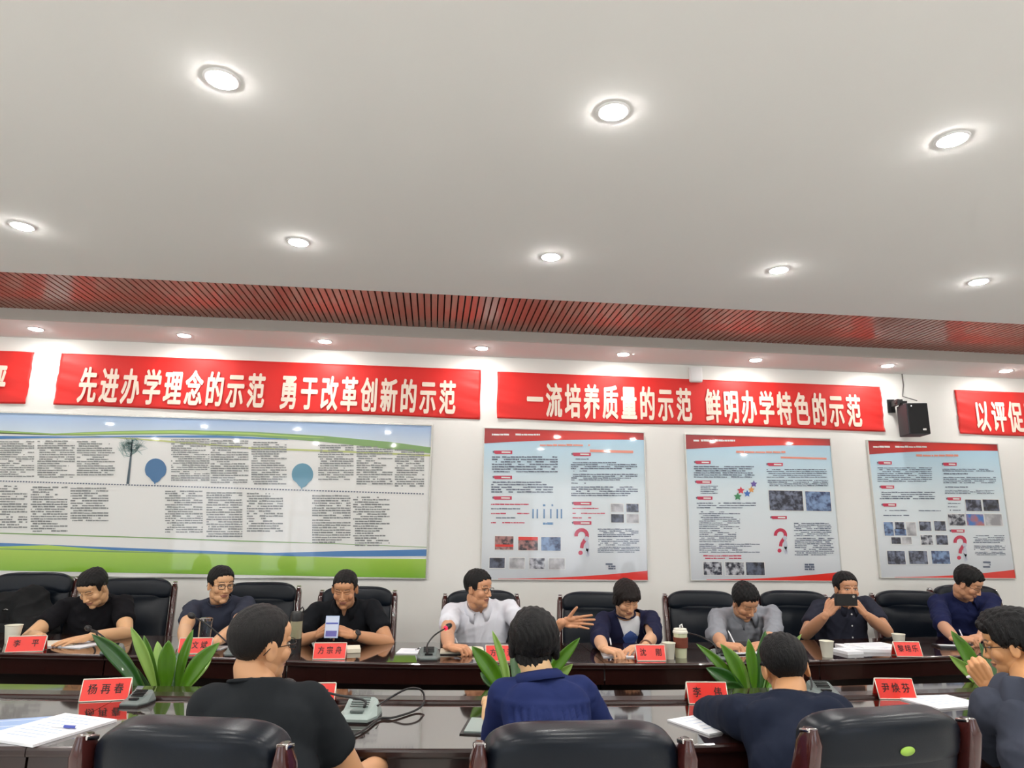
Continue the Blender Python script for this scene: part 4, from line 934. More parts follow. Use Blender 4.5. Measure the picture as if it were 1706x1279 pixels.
HV, HQ = base_head(); HN = normals(HV, HQ)
def pw(x, pts): return np.interp(x, [p[0] for p in pts], [p[1] for p in pts])
def head_colours(skin, brow=(28, 22, 20), eyes='open', lips=(150, 84, 74), stub=0.0):
    s = np.array(lin(skin)); C = np.tile(s, (len(HV), 1)); x, y, z = HV.T; ax = np.abs(x); fr = y > .035
    def mix(mask, col): C[:] = C*(1-mask[:, None])+np.array(lin(col))*mask[:, None]
    lip = np.clip(1.25-((x/.025)**2+((z+.061)/.0105)**2), 0, 1)*fr*(y > .06); mix(np.clip(lip*2, 0, .8), lips)
    mix(np.exp(-((z+.0605)/.0016)**2)*(ax < .024)*fr*.8, (86, 40, 36))
    bz = .0285+.004*np.sin(np.clip((ax-.014)/.034, 0, 1)*3.14)-.10*np.clip(ax-.042, 0, 1)
    mix(np.clip(1.6-np.abs(z-bz)/.0032, 0, 1)*(ax > .013)*(ax < .05)*fr*.85, brow)
    if eyes == 'down':
        ez = .001-.0035*(1-((ax-.031)/.014)**2); mix(np.clip(1.5-np.abs(z-ez)/.0017, 0, 1)*(np.abs(ax-.031) < .0145)*fr*.9, (40, 24, 20))
    else:
        ez = .0075+.004*(1-((ax-.031)/.015)**2)-.004; mix(np.clip(1.4-np.abs(z-ez-.0015)/.0016, 0, 1)*(np.abs(ax-.031) < .015)*fr*.9, (34, 22, 20))
    for sx in (-1, 1): mix(np.exp(-((x-sx*.0068)/.0034)**2-((z+.041)/.0022)**2)*(y > .08)*.8, (70, 36, 30))
    mix(np.exp(-((ax-.045)/.02)**2-((z+.03)/.02)**2)*fr*.13, (200, 96, 80))
    if stub: mix((np.clip((-.045-z)/.02, 0, 1)*fr*stub), (70, 66, 64))
    mix(np.exp(-((ax-.083)/.008)**2-((y)/.008)**2-((z+.002)/.012)**2)*.3, (120, 60, 46))
    return C
HAIR = dict(
    short=dict(line=[(-.12, -.062), (-.06, -.055), (-.035, -.035), (-.022, .006), (.012, .012), (.018, -.008), (.036, -.004), (.042, .05), (.062, .062), (.086, .078), (.12, .09)], top=.016, side=.005),
    crop=dict(line=[(-.12, -.05), (-.06, -.045), (-.035, -.028), (-.022, .01), (.012, .014), (.018, 0), (.034, .004), (.042, .058), (.062, .07), (.086, .080), (.12, .09)], top=.011, side=.0035),
    tall=dict(line=[(-.12, -.055), (-.06, -.05), (-.035, -.03), (-.022, .008), (.012, .012), (.018, -.006), (.034, .0), (.042, .05), (.062, .066), (.086, .076), (.12, .085)], top=.026, side=.005),
    bob=dict(line=[(-.12, -.085), (-.06, -.08), (-.03, -.065), (.0, -.04), (.03, -.03), (.05, .0), (.062, .032), (.075, .04), (.088, .044), (.12, .05)], top=.020, side=.015),
    back_bob=dict(line=[(-.12, -.07), (-.06, -.076), (-.02, -.066), (.0, -.045), (.035, -.035), (.05, .0), (.07, .04), (.12, .05)], top=.024, side=.020),
    full=dict(line=[(-.12, -.11), (-.06, -.10), (-.04, -.05), (-.022, .004), (.014, .012), (.022, .0), (.046, .022), (.06, .05), (.086, .065), (.12, .07)], top=.034, side=.018))
def hair_mesh(style, seed, part=0.0):
    st = HAIR[style]; x, y, z = HV.T; r = np.random.default_rng(seed)
    h = pw(y, st['line']); wob = .0035*np.sin(x*260+seed)+.0025*np.sin(y*310+seed*2)+.003*np.sin(x*620+y*500+z*200)
    m = (z-h+wob); t = np.clip(m/.014, -1, 1)
    lat = np.clip((z-.01)/.09, 0, 1)
    th = st['side']+(st['top']-st['side'])*lat**1.2
    tuft = 1+.10*np.sin(x*55+y*30+seed)+.05*np.sin(x*90-y*70+z*40)+(.07*np.sin(x*330+z*60+2*np.sin(z*70+seed))+.05*np.sin(y*290-z*80+2*np.sin(x*80)))*(1 if st['side'] < .03 else 0)
    th = th*tuft*np.clip(m/.012, 0, 1)**.5
    if part: th = th*(1-.2*np.exp(-((x-part)/.006)**2)*(z > .05))
    ear = (np.abs(x) > .0765)&(z < .03)&(z > -.04)&(np.abs(y) < .03)
    N = HN.copy(); B0 = HV.copy()
    if st['side'] >= .015: B0[:, 0] = np.clip(B0[:, 0], -.0775, .0775)
    Ns = HV-np.array([0, 0, .0]); Ns = Ns/np.linalg.norm(Ns, axis=1, keepdims=True); N = N*.5+Ns*.5; N /= np.linalg.norm(N, axis=1, keepdims=True)
    off = np.where(m > 0, th, np.clip(m, -.006, 0)*.8); off[ear & (m < .01)] = -.004 if st['side'] < .015 else off[ear & (m < .01)]
    P = B0+N*off[:, None]; keep = (m > -.005); 
    if st['side'] < .015: keep &= ~(ear & (z < .012))
    Q = HQ[keep[HQ].all(1)]; used = np.unique(Q); mp = -np.ones(len(P), int); mp[used] = np.arange(len(used))
    P = P[used]; Q = mp[Q]
    return P, Q
# base hand (left hand, palm down): wrist at origin, fingers +y, back +z, thumb +x
HANDS = {}
POSE = dict(flat=([6, 8, 5], 2, (38, 10)), relaxed=([24, 30, 18], 2, (40, 18)), pen=([52, 62, 28], -1, (30, 40)), grip=([46, 48, 30], 0, (34, 30)), open=([3, 5, 4], 4, (58, 6)), fist=([70, 80, 40], -1, (24, 45)))
def hand(pose):
    if pose in HANDS: return HANDS[pose]
    curl, spread, th = POSE[pose]; mb = MB()
    bases = [(.0285, .086, .0), (.0095, .092, .003), (-.0100, .088, .002), (-.0275, .078, -.002)]
    lens = [(.042, .025, .020), (.047, .029, .021), (.043, .027, .020), (.034, .020, .018)]; rad = [.0092, .0095, .0090, .0080]
    limb(mb, (0, -.03, 0), .024, (0, .01, 0), .026, sq=.72, up=Vector((0, 0, 1)))
    for i, b in enumerate(bases):
        x0 = b[0]*.62; limb(mb, (x0, .005, -.001), .0150, (b[0], b[1]-.004, b[2]-.002), .0118)
        p = Vector(b); ang = 0; sp = math.radians(spread*(1.5-i)*1.6)
        cur = list(curl); 
        if pose == 'pen': cur = [[44, 48, 22], [52, 58, 28], [62, 74, 34], [68, 80, 36]][i]
        if pose == 'relaxed': cur = [c*(1+.15*i) for c in curl]
        for k in range(3):
            ang += math.radians(cur[k]); d = Vector((math.sin(sp)*math.cos(ang), math.cos(sp)*math.cos(ang), -math.sin(ang)))
            q = p+d*lens[i][k]; limb(mb, p, rad[i]*(1-.07*k), q, rad[i]*(1-.07*(k+1)), seg=12, n=2); p = q
    ellip(mb, (.022, .035, -.010), (.018, .030, .014)); ellip(mb, (-.024, .035, -.008), (.013, .03, .013))
    a, b = math.radians(th[0]), math.radians(th[1])
    p = Vector((.022, .022, -.006)); d = Vector((math.sin(a), math.cos(a), -.25)).normalized(); q = p+d*.042; limb(mb, p, .014, q, .0112, seg=12, n=2)
    a2 = a-b*.5; d = Vector((math.sin(a2), math.cos(a2), -.3-b*.5)).normalized(); r = q+d*.032; limb(mb, q, .0112, r, .0098, seg=12, n=2)
    a3 = a2-b*.5; d = Vector((math.sin(a3), math.cos(a3), -.3-b*.6)).normalized(); limb(mb, r, .0098, r+d*.022, .0080, seg=12, n=2)
    HANDS[pose] = blob(mb, 0.0032, 2); return HANDS[pose]
def wrinkle(P, N, amp, seed, freq=1.0):
    r = np.random.default_rng(seed); out = np.zeros(len(P)); W = P.copy()
    W += .02*np.sin(P[:, [1, 2, 0]]*22+seed)
    for i in range(9):
        k = r.normal(size=3); k /= np.linalg.norm(k); f = r.uniform(45, 120)*freq
        k2 = r.normal(size=3); k2 /= np.linalg.norm(k2)
        m = np.clip(.5+.9*np.sin(P@k2*r.uniform(12, 22)+r.uniform(0, 6)), 0, 1)
        s = (1-np.abs(np.sin(W@k*f*.5+r.uniform(0, 6))))**2; out += (s-.25)*m*(70/f)
    return P+N*(amp*out/1.8)[:, None]
SKINM = mat('skin', (200, 150, 110), 0.48, attr='Col', sheen=0.1); SKINM.node_tree.nodes['Principled BSDF'].inputs['Subsurface Weight'].default_value = 0.0
def hairmat(k, c):
    m = mat('hair_'+k, c, 0.55, spec=0.3, bump=(1, 0.9, 0.006)); nt = m.node_tree
    n = [x for x in nt.nodes if x.type == 'TEX_NOISE'][0]; tc = [x for x in nt.nodes if x.type == 'TEX_COORD'][0]
    mp = nt.nodes.new('ShaderNodeMapping'); mp.inputs['Scale'].default_value = (330, 330, 45); nt.links.new(tc.outputs['Object'], mp.inputs[0]); nt.links.new(mp.outputs[0], n.inputs['Vector']); n.inputs['Detail'].default_value = 5
    return m
HAIRM = {k: hairmat(k, c) for k, c in dict(black=(10, 9, 10), soft=(22, 20, 20), brown=(24, 16, 14)).items()}
EYEW = mat('eye_white', (186, 180, 172), 0.2); EYEB = mat('eye_iris', (24, 16, 12), 0.15)
LENS = mat('spectacle_lens', (255, 255, 255), 0.02, trans=1.0, ior=1.1)
CLOTH = {}
def cloth(name, rgb, **k):
    if name not in CLOTH: CLOTH[name] = mat('cloth_'+name, rgb, 0.9, bump=(700, 0.15, 0.001), spec=0.15, **k)
    return CLOTH[name]
def setcol(me, C):
    a = me.color_attributes.new('Col', 'FLOAT_COLOR', 'POINT'); a.data.foreach_set('color', np.hstack([C, np.ones((len(C), 1))]).astype(np.float32).ravel())
def ik(S, T, l1, l2, pole):
    d = T-S; L = d.length
    if L > l1+l2-.004: k = L/(l1+l2-.004); l1, l2 = l1*k, l2*k      # stretch a touch rather than miss the target
    u = d.normalized(); x = (l1*l1-l2*l2+L*L)/(2*L); hgt = math.sqrt(max(0, l1*l1-x*x))
    v = pole-S; v = v-u*v.dot(u); v = v.normalized() if v.length > 1e-4 else Vector((0, 0, -1)); return S+u*x+v*hgt
def mesh_obj(name, V, Q, m, parent, origin, col=None):
    me = quadmesh(np.asarray(V)-np.array(origin), Q); 
    if col is not None and len(me.vertices) == len(col): setcol(me, col)
    o = bpy.data.objects.new(name, me); COL.objects.link(o); me.materials.append(m); me.shade_smooth(); o.parent = parent; return o
def person(label, head, hyaw, hpitch, hroll, shA, shB, armA, armB, back=False, skin=(205, 158, 118), hair='short', hairm='black', shirt='tee', cl=None, eyes='down',
           glasses=None, belly=0.0, hs=1.0, build=1.0, lean=0.16, seed=1, stub=0.1, wr=1.0, neckcut=0.0, long_to=None, pelvis_y=None, extras=None, hand_scale=.92, slim=1.0):
    """shA / shB: shoulder joints at image left / right (photo x, photo y, depth). arm: (elbow, wrist, finger direction, back-of-hand direction, pose)"""
    f = Vector((0, 1, 0)) if back else Vector((0, -1, 0))
    SA, SB = atY(*shA), atY(*shB); mid = (SA+SB)/2; lat = (SB-SA).normalized()       # towards image right
    f = Vector((-lat.y, lat.x, 0)).normalized() if back else Vector((lat.y, -lat.x, 0)).normalized()
    HC = atY(*head)
    py = pelvis_y if pelvis_y is not None else mid.y-f.y*lean
    Pv = Vector((mid.x-f.x*lean, py, 0.545))
    t = empty('person', (Pv.x, Pv.y, 0.0), 0, label, 'person'); O = (Pv.x, Pv.y, 0.0)
    # head frame
    a = math.radians(hyaw); hf = (Vector((math.sin(a), math.cos(a), 0)) if back else Vector((math.sin(a), -math.cos(a), 0)))
    hr = hf.cross(Vector((0, 0, 1))); hu = Vector((0, 0, 1))
    Rp = Matrix.Rotation(-math.radians(hpitch), 3, hr); hf = Rp @ hf; hu = Rp @ hu
    Rr = Matrix.Rotation(math.radians(hroll), 3, hf); hr = Rr @ hr; hu = Rr @ hu
    hs *= .9; HM = np.array([[hr.x, hf.x, hu.x], [hr.y, hf.y, hu.y], [hr.z, hf.z, hu.z]])*hs
    tohead = lambda P: np.asarray(P)@HM.T+np.array(HC)
    hp = lambda x, y, z: Vector(tohead([[x, y, z]])[0])
    # torso
    b = build; NB = mid+Vector((0, 0, 0.045))-f*0.012
    chest = mid*0.62+Pv*0.38-f*0.02; waist = mid*0.25+Pv*0.75-f*0.01; lp = lat
    hw = (SB-SA).length/2
    up = (mid-Pv).normalized(); fu = (f-up*f.dot(up)).normalized()
    skull = hp(0, -0.02, -0.06)
    def torso(mb, g, neck=True):
        loft(mb, [(Pv-up*.10, lp, fu, (.13+g)*b, (.10+g)*b), (Pv-up*.05, lp, fu, (.168+g)*b, (.125+g)*b), (Pv, lp, fu, (.168+g)*b, (.125+g+belly*.6)*b), (waist+fu*belly*.5, lp, fu, (.150*slim+g)*b, (.108+g+belly)*b),
                  (chest, lp, fu, (.160*slim+g)*b, (.115+g+belly*.3)*b), (mid-up*.055, lp, fu, hw*.90+g, (.094+g)*b), (mid+up*.0, lp, fu, hw*.78+g, (.078+g)*b), (mid+up*.035-fu*.01, lp, fu, hw*.42+g, (.062+g)*b), (mid+up*.06-fu*.012, lp, fu, .057+g, .054+g), (NB+(skull-NB)*.45, lp, (skull-NB).cross(lp).normalized()*(-1 if (skull-NB).cross(lp).dot(fu) < 0 else 1), .051+g, .051+g)])
        for S, s in ((SA, -1), (SB, 1)):
            limb(mb, S-lat*s*.008-Vector((0, 0, .008)), (.046+g)*b, NB-Vector((0, 0, .020))+lat*s*.025, .040+g); ellip(mb, S+Vector((0, 0, -.016)), ((.050+g)*b,)*3)
            ellip(mb, S-lat*s*.062-up*.075-fu*.032, ((.078+g)*b, (.052+g)*b, (.09+g)*b))
        return mb
    body = torso(MB(), -0.012)
    skull = hp(0, -0.02, -0.06); limb(body, NB-Vector((0, 0, .04)), .057*b**.5, skull, .050, seg=24)
    shirtmb = torso(MB(), 0.004); sleeves = []
    arms = []
    for S, s, A in ((SA, -1, armA), (SB, 1, armB)):
        if A is None: continue
        el, wr_, hd, hn, pose = A[:5]; W = atY(*wr_) if len(wr_) == 3 and not isinstance(wr_, Vector) else Vector(wr_)
        E = ik(S, W, .275*b**.4, .250*b**.2, atY(*el)); arms.append((S, E, W, s))
        limb(body, S, .045*b, E, .037*b, mid=.004); limb(body, E, .038*b, W, .0255, mid=.006, n=6)
        d = Vector(hd).normalized(); n = Vector(hn); n = (n-d*n.dot(d)).normalized(); X = d.cross(n)
        # anatomical side: back figures have their left arm at image left
        left = (s == -1) if back else (s == 1)
        hv, hq = hand(pose); hv = hv.copy(); hq = hq.copy()
        if not left: hv[:, 0] *= -1; hq = hq[:, ::-1]
        hs_ = hand_scale
        HMh = np.array([[X.x, d.x, n.x], [X.y, d.y, n.y], [X.z, d.z, n.z]])*hs_
        arms[-1] += ((hv@HMh.T+np.array(W+d*.012), hq), d, n)
        slv = {'tee': .62, 'polo': .66, 'blouse': .95, 'shirt_short': .68}.get(shirt)
        g = .011 if shirt != 'tee' else .009
        if slv: 
            En = S.lerp(E, slv); limb(shirtmb, S, .050*b+g*.5, En, .046*b+g, False, True, seg=22)
        else:
            lt = long_to if long_to is not None else .88
            limb(shirtmb, S, .050*b+g*.5, E, .042*b+g); limb(shirtmb, E, .042*b+g, E.lerp(W, lt), .032*b**.5+g*.75, False, True, seg=22)
    BV, BQ = blob(body, 0.0075, 7)
    sk = np.array(lin(skin)); parts = [(BV, BQ, np.tile(sk, (len(BV), 1)))]
    parts.append((tohead(HV), HQ, head_colours(skin, eyes=eyes, stub=stub)))
    for a_ in arms: parts.append((a_[4][0], a_[4][1], np.tile(sk*np.array([1.0, .96, .94]), (len(a_[4][0]), 1))))
    V = np.vstack([p_[0] for p_ in parts]); C = np.vstack([p_[2] for p_ in parts]); k = 0; Qs = []
    for p_ in parts: Qs.append(p_[1]+k); k += len(p_[0])
    mesh_obj('body', V, np.vstack(Qs), SKINM, t, O, C)
    # hair
    P, Q = hair_mesh(hair, seed, .02 if hair == 'short' and seed % 2 else 0); mesh_obj('hair', tohead(P), Q, HAIRM[hairm], t, O)
    if eyes == 'open':
        for s in (-1, 1):
            e = MB(); ellip(e, (0, 0, 0), (.0125, .0062, .0040)); pts = tohead(np.array(e.v)+np.array([s*.031, .0778, .0045]))-np.array(O)
            m2 = MB(); m2.v = [tuple(q) for q in pts]; m2.f = e.f; m2.mi = e.mi; ob = m2.build('eye', EYEW, t, True)
            e = MB(); ellip(e, (0, 0, 0), (.0056, .0066, .0042)); pts = tohead(np.array(e.v)+np.array([s*.031+.001, .0782, .0045]))-np.array(O)
            m2 = MB(); m2.v = [tuple(q) for q in pts]; m2.f = e.f; m2.mi = e.mi; m2.build('iris', EYEB, ob, True)
    if glasses:
        g = MB(); oz = -np.array(O)
        w_ = lambda x, y, z: Vector(tohead([[x, y, z]])[0])-Vector(O)
        for s in (-1, 1):
            loop = [w_(s*.0335+.0235*math.copysign(abs(math.cos(q))**.7, math.cos(q)), .0965-.004*abs(math.cos(q)), .003+.0165*math.copysign(abs(math.sin(q))**.7, math.sin(q))) for q in [k*math.pi/10 for k in range(21)]]
            g.tube(loop, .0011 if glasses == 'thin' else .0017, 6); g.tube([w_(s*.057, .094, .009), w_(s*.074, .075, .009), w_(s*.082, .03, .008), w_(s*.083, -.012, .006), w_(s*.080, -.03, -.012)], .0014, 6)
        g.tube([w_(-.010, .097, .006), w_(0, .1, .009), w_(.010, .097, .006)], .0013, 6)
        gl = g.build('spectacles', M['black'] if glasses == 'thick' else mat('thin_frame', (70, 60, 56), .25, metal=.8), t, True)
    # shirt
    SV, SQ = blob(shirtmb, 0.0085, 20)
    SN = normals(SV, SQ); SV = wrinkle(SV+SN*.003, SN, .0070*wr, seed)
    me = quadmesh(SV, SQ); bm = bmesh.new(); bm.from_mesh(me)
    nup = (skull-NB).normalized(); zl = Vector((0, 0, 1))-lat*lat.z; nrm = (zl+f*(0.45 if not back else .25)).normalized(); cutp = NB+Vector((0, 0, .026+neckcut))
    loc = [v for v in bm.verts if (v.co-NB).length < .12 and v.co.z > NB.z-.03]; S_ = set(loc)
    geom = loc+[e for e in bm.edges if e.verts[0] in S_ and e.verts[1] in S_]+[q for q in bm.faces if all(v in S_ for v in q.verts)]
    bmesh.ops.bisect_plane(bm, geom=geom, plane_co=cutp, plane_no=nrm, clear_outer=True)
    if extras and 'open' in extras:
        wd, dp = extras['open']
        dele = []
        for q in bm.faces:
            c = q.calc_center_median()-NB; dn = -c.z+.0; fw_ = c.dot(f); la = abs(c.dot(lat))
            if fw_ > .0 and 0 < dn+.02 < dp+.02 and la < wd*(1-max(0, dn)/dp)+.004: dele.append(q)
        bmesh.ops.delete(bm, geom=dele, context='FACES')
    for _ in range(10):                                    # even out the cut edges
        new = {}
        for v in bm.verts:
            nb = [e.other_vert(v).co for e in v.link_edges if e.is_boundary]
            if len(nb) == 2: new[v] = v.co*.4+(nb[0]+nb[1])*.3
        for v, co_ in new.items(): v.co = co_
    bm.to_mesh(me); bm.free(); me.transform(Matrix.Translation(-Vector(O))); me.materials.append(cl)
    o = bpy.data.objects.new({'tee': 't_shirt', 'polo': 'polo_shirt', 'blouse': 'blouse'}.get(shirt, 'shirt'), me); COL.objects.link(o); o.parent = t; me.shade_smooth()
    md = o.modifiers.new('s', 'SOLIDIFY'); md.thickness = 0.0025; md.offset = 1
    ctx = dict(t=t, O=Vector(O), NB=NB, f=f, lat=lat, nup=nup, SA=SA, SB=SB, arms=arms, hp=hp, b=b, Pv=Pv, mid=mid, fu=fu, up=up, skull=skull)
    if shirt in ('polo', 'shirt', 'shirt_short', 'blouse'): collar(ctx, cl, back, extras)
    else: neckband(ctx, cl, cutp, nrm)
    # trousers and shoes
    tr = MB(); hipw = .088*b
    fl = Vector((f.x, f.y, 0)).normalized(); ll = Vector((-fl.y, fl.x, 0)); feet = []
    loft(tr, [(Pv+up*.03, lp, fu, .172*b, .13*b), (Pv-Vector((0, 0, .02)), lp, fu, .176*b, .135*b), (Pv-Vector((0, 0, .075)), lp, fu, .165*b, .12*b)])
    for s in (-1, 1):
        hip = Pv+ll*s*hipw-Vector((0, 0, .02)); hip.z = .545; knee = hip+fl*.40+ll*s*.03; knee.z = .525; ank = knee+fl*.02; ank.z = .11
        limb(tr, hip, .082*b, knee, .062*b); limb(tr, knee, .062*b, ank, .052, False, True); feet.append(ank)
    TV, TQ = blob(tr, .014, 3); mesh_obj('trousers', TV, TQ, cloth('trousers', (24, 25, 30)), t, O)
    for a_ in feet:
        MB().superq(Vector((a_.x, a_.y, .045))+fl*.06-Vector(O), (.048, .135, .045), .6, .6, 20, 10, None, Matrix.Rotation(math.atan2(-fl.x, fl.y), 3, 'Z')).build('shoe', M['black'], t, True)
    return ctx
def neckband(c, cl, cutp, nrm):
    O = c['O']; ax = nrm; u = (c['lat']-ax*c['lat'].dot(ax)).normalized(); v = ax.cross(u); cen = cutp-c['f']*0.0
    A = c['NB']-Vector((0, 0, .04)); d = (c['skull']-A).normalized(); tt = (cutp-A).dot(nrm)/max(.2, d.dot(nrm)); cen = A+d*tt; pts = []
    for k in range(33):
        a = 2*math.pi*k/32; p = cen+u*math.cos(a)*.066*c['b']**.5+v*math.sin(a)*.066-ax*.004; pts.append(p-O)
    MB().tube(pts, .0055, 8).build('neckband', cl, c['t'], True)
def collar(c, cl, back, extras):
    O = c['O']; d_ = (c['skull']-c['NB']+Vector((0, 0, .04))).normalized(); N = c['NB']-Vector((0, 0, .04))+d_*.056; ax = (d_*.7+Vector((0, 0, 1))+c['f']*.25).normalized(); lat = (c['lat']-ax*c['lat'].dot(ax)).normalized(); fw = ax.cross(lat); fw = fw if fw.dot(c['f']) > 0 else -fw
    rows = [[], [], [], [], []]; n = 36; cz = .020 if not back else .006
    for k in range(n+1):
        a = math.radians(-90+20+(320)*k/n)           # gap of 40 degrees at the front
        q = -math.sin(a)                             # 1 at the front ... -1 at the back
        dirv = lat*math.cos(a)*1.0 - fw*math.sin(a)
        fr = max(0, (q-.2)/.8)
        drop = .014+.034*fr**1.5; flare = .010+.014*fr
        base = N+fw*(.006)-ax*.012*fr
        for i, (r, z) in enumerate(((.064, -.012), (.064, cz-.012*fr), (.067, cz+.006-.012*fr), (.074+flare*.3, cz-.002-.012*fr), (.080+flare, -drop-.004))):
            rows[i].append(base+dirv*r+ax*z-O)
    o = MB().quadgrid(rows).build('collar', cl, c['t'], True); md = o.modifiers.new('s', 'SOLIDIFY'); md.thickness = .0022
def placket(c, m, cl, n=4, gap=.075, start=.06):
    O = c['O']; 
    for i in range(n):
        z = start+gap*i; p = c['NB']-Vector((0, 0, 1))*z+c['f']*.2; 
        # drop onto the shirt front
        q = surf(c, z)
        MB().lathe([(0.0005, 0), (.0055, 0), (.0058, .001), (.005, .0022), (.0005, .002)], q-O, 14, M=c['f'].to_track_quat('Z', 'Y').to_matrix()).build('button', m, c['t'], True)
def surf(c, z):
    """point on the middle of the chest, z below the neck base"""
    sh = [ch for ch in c['t'].children if ch.name.split('.')[0] in ('shirt', 'polo_shirt', 't_shirt', 'blouse')][0]
    co = np.empty(len(sh.data.vertices)*3); sh.data.vertices.foreach_get('co', co); co = co.reshape(-1, 3)+np.array(c['O'])
    r = co-np.array(c['NB']-Vector((0, 0, z))); la = r@np.array(c['lat']); fz = r@np.array(c['f']); w = (np.abs(la) < .014)&(np.abs(r[:, 2]) < .012)&(fz > 0)
    d = fz[w].max() if w.any() else .12
    return c['NB']-Vector((0, 0, z))+c['f']*(d+.002)
def watch(c, side, m='black', label=None):
    A = [a for a in c['arms'] if a[3] == side][0]; W, E = A[2], A[1]; d = (W-E).normalized(); n = A[6]; n = (n-d*n.dot(d)).normalized(); x = d.cross(n); p = W-d*.012
    pts = [p+(n*math.cos(a)*.024+x*math.sin(a)*.029)-c['O'] for a in [2*math.pi*k/20 for k in range(21)]]
    o = MB().tube(pts, .0055, 8).build('wristwatch', M[m], c['t'], True)
    Rm = n.to_track_quat('Z', 'Y').to_matrix(); MB().lathe([(0.001, 0), (.018, 0), (.019, .006), (.015, .009), (.001, .009)], p+n*.022-c['O'], 20, M=Rm).build('watch_case', M['black'], o, True)
V3 = Vector
def tz(px, py, z=.785): return atZ(px, py, z)
TEE1 = cloth('black_tee', (20, 20, 24)); TEE2 = cloth('slate_tee', (52, 56, 70)); POLO = cloth('black_polo', (22, 24, 28)); WHITE = cloth('white_shirt', (222, 224, 232)); CARD = cloth('navy_cardigan', (34, 36, 62))
GREY = cloth('grey_shirt', (140, 143, 150)); CHAR = cloth('charcoal_shirt', (44, 46, 58)); NAVY = cloth('navy_shirt', (28, 34, 70)); BLK2 = cloth('near_black_tee', (32, 35, 38)); BLOUSE = cloth('navy_blouse', (34, 44, 88)); DNAVY = cloth('dark_navy', (28, 34, 50)); HOOD = cloth('slate_hoodie', (62, 66, 78)); WT = cloth('white_tee', (226, 228, 232))
dn = (0, 0, 1)
# ---- far row, left to right
c = person('person in black T-shirt bending over papers at the left, arm stretched out', (157, 979, 4.58), -16, 34, 4, (112, 1010, 4.72), (205, 1006, 4.74),
    ((62, 1048, 4.6), tz(66, 1060, .80), (-.35, -.9, -.1), (0, -.2, 1), 'relaxed'), ((214, 1068, 4.5), tz(152, 1060, .80), (-.75, -.65, -.1), (0.1, -.1, 1), 'flat'),
    skin=(212, 166, 122), hair='short', shirt='tee', cl=TEE1, belly=.02, build=1.08, seed=11, stub=.05, hs=1.02, lean=.12)
watch(c, 1)
c = person('person in glasses and slate T-shirt looking to the right', (367, 974, 4.58), 42, 6, 0, (322, 1014, 4.68), (411, 1008, 4.70),
    ((290, 1060, 4.5), tz(308, 1068, .80), (.85, -.5, 0), (0, -.1, 1), 'relaxed'), ((424, 1062, 4.5), tz(358, 1070, .80), (-.9, -.35, 0), (0, -.1, 1), 'relaxed'),
    skin=(216, 168, 126), hair='short', shirt='tee', cl=TEE2, eyes='open', glasses='thick', seed=12, stub=.05, lean=.1)
c = person('person in black polo shirt looking down at a phone', (575, 981, 4.38), -4, 20, 0, (530, 1017, 4.50), (620, 1014, 4.50),
    ((500, 1064, 4.3), V3((atY(527, 1062, 4.16).x, 4.16, .825)), (.6, -.5, .45), (-.5, -.6, .5), 'grip'), ((634, 1064, 4.3), V3((atY(589, 1064, 4.16).x, 4.16, .825)), (-.75, -.4, .3), (.3, -.6, .7), 'grip'),
    skin=(196, 142, 102), hair='crop', shirt='polo', cl=POLO, extras={'open': (.022, .085)}, seed=13, build=1.05, stub=.06, lean=.1)
watch(c, 1)
c = person('person in white shirt and glasses, one arm held out with open hand', (796, 981, 4.30), 52, 4, 0, (752, 1020, 4.42), (846, 1014, 4.42),
    ((728, 1075, 4.25), tz(748, 1077, .80), (.9, -.5, 0), (-.1, -.2, 1), 'pen'), ((895, 1062, 4.30), (938, 1036, 4.12), (.96, -.1, .02), (.12, 1, .1), 'open'),
    skin=(206, 150, 112), hair='short', shirt='polo', cl=WHITE, eyes='open', glasses='thin', extras={'open': (.02, .06)}, seed=14, build=1.05, belly=.02, stub=.05, wr=1.6, lean=.1)
c = person('person with short dark bob in navy cardigan over white T-shirt, writing', (1043, 997, 4.24), 14, 30, 4, (1004, 1034, 4.38), (1084, 1030, 4.38),
    ((980, 1072, 4.25), tz(1006, 1080, .80), (.6, -.75, -.05), (.1, -.3, 1), 'pen'), ((1114, 1070, 4.2), tz(1075, 1077, .80), (-.85, -.5, 0), (0, -.2, 1), 'relaxed'),
    skin=(214, 164, 126), hair='bob', hairm='brown', shirt='long', long_to=.30, cl=CARD, extras={'open': (.075, .30)}, seed=15, build=.93, slim=.92, stub=0, hs=.97, wr=1.4, lean=.1)
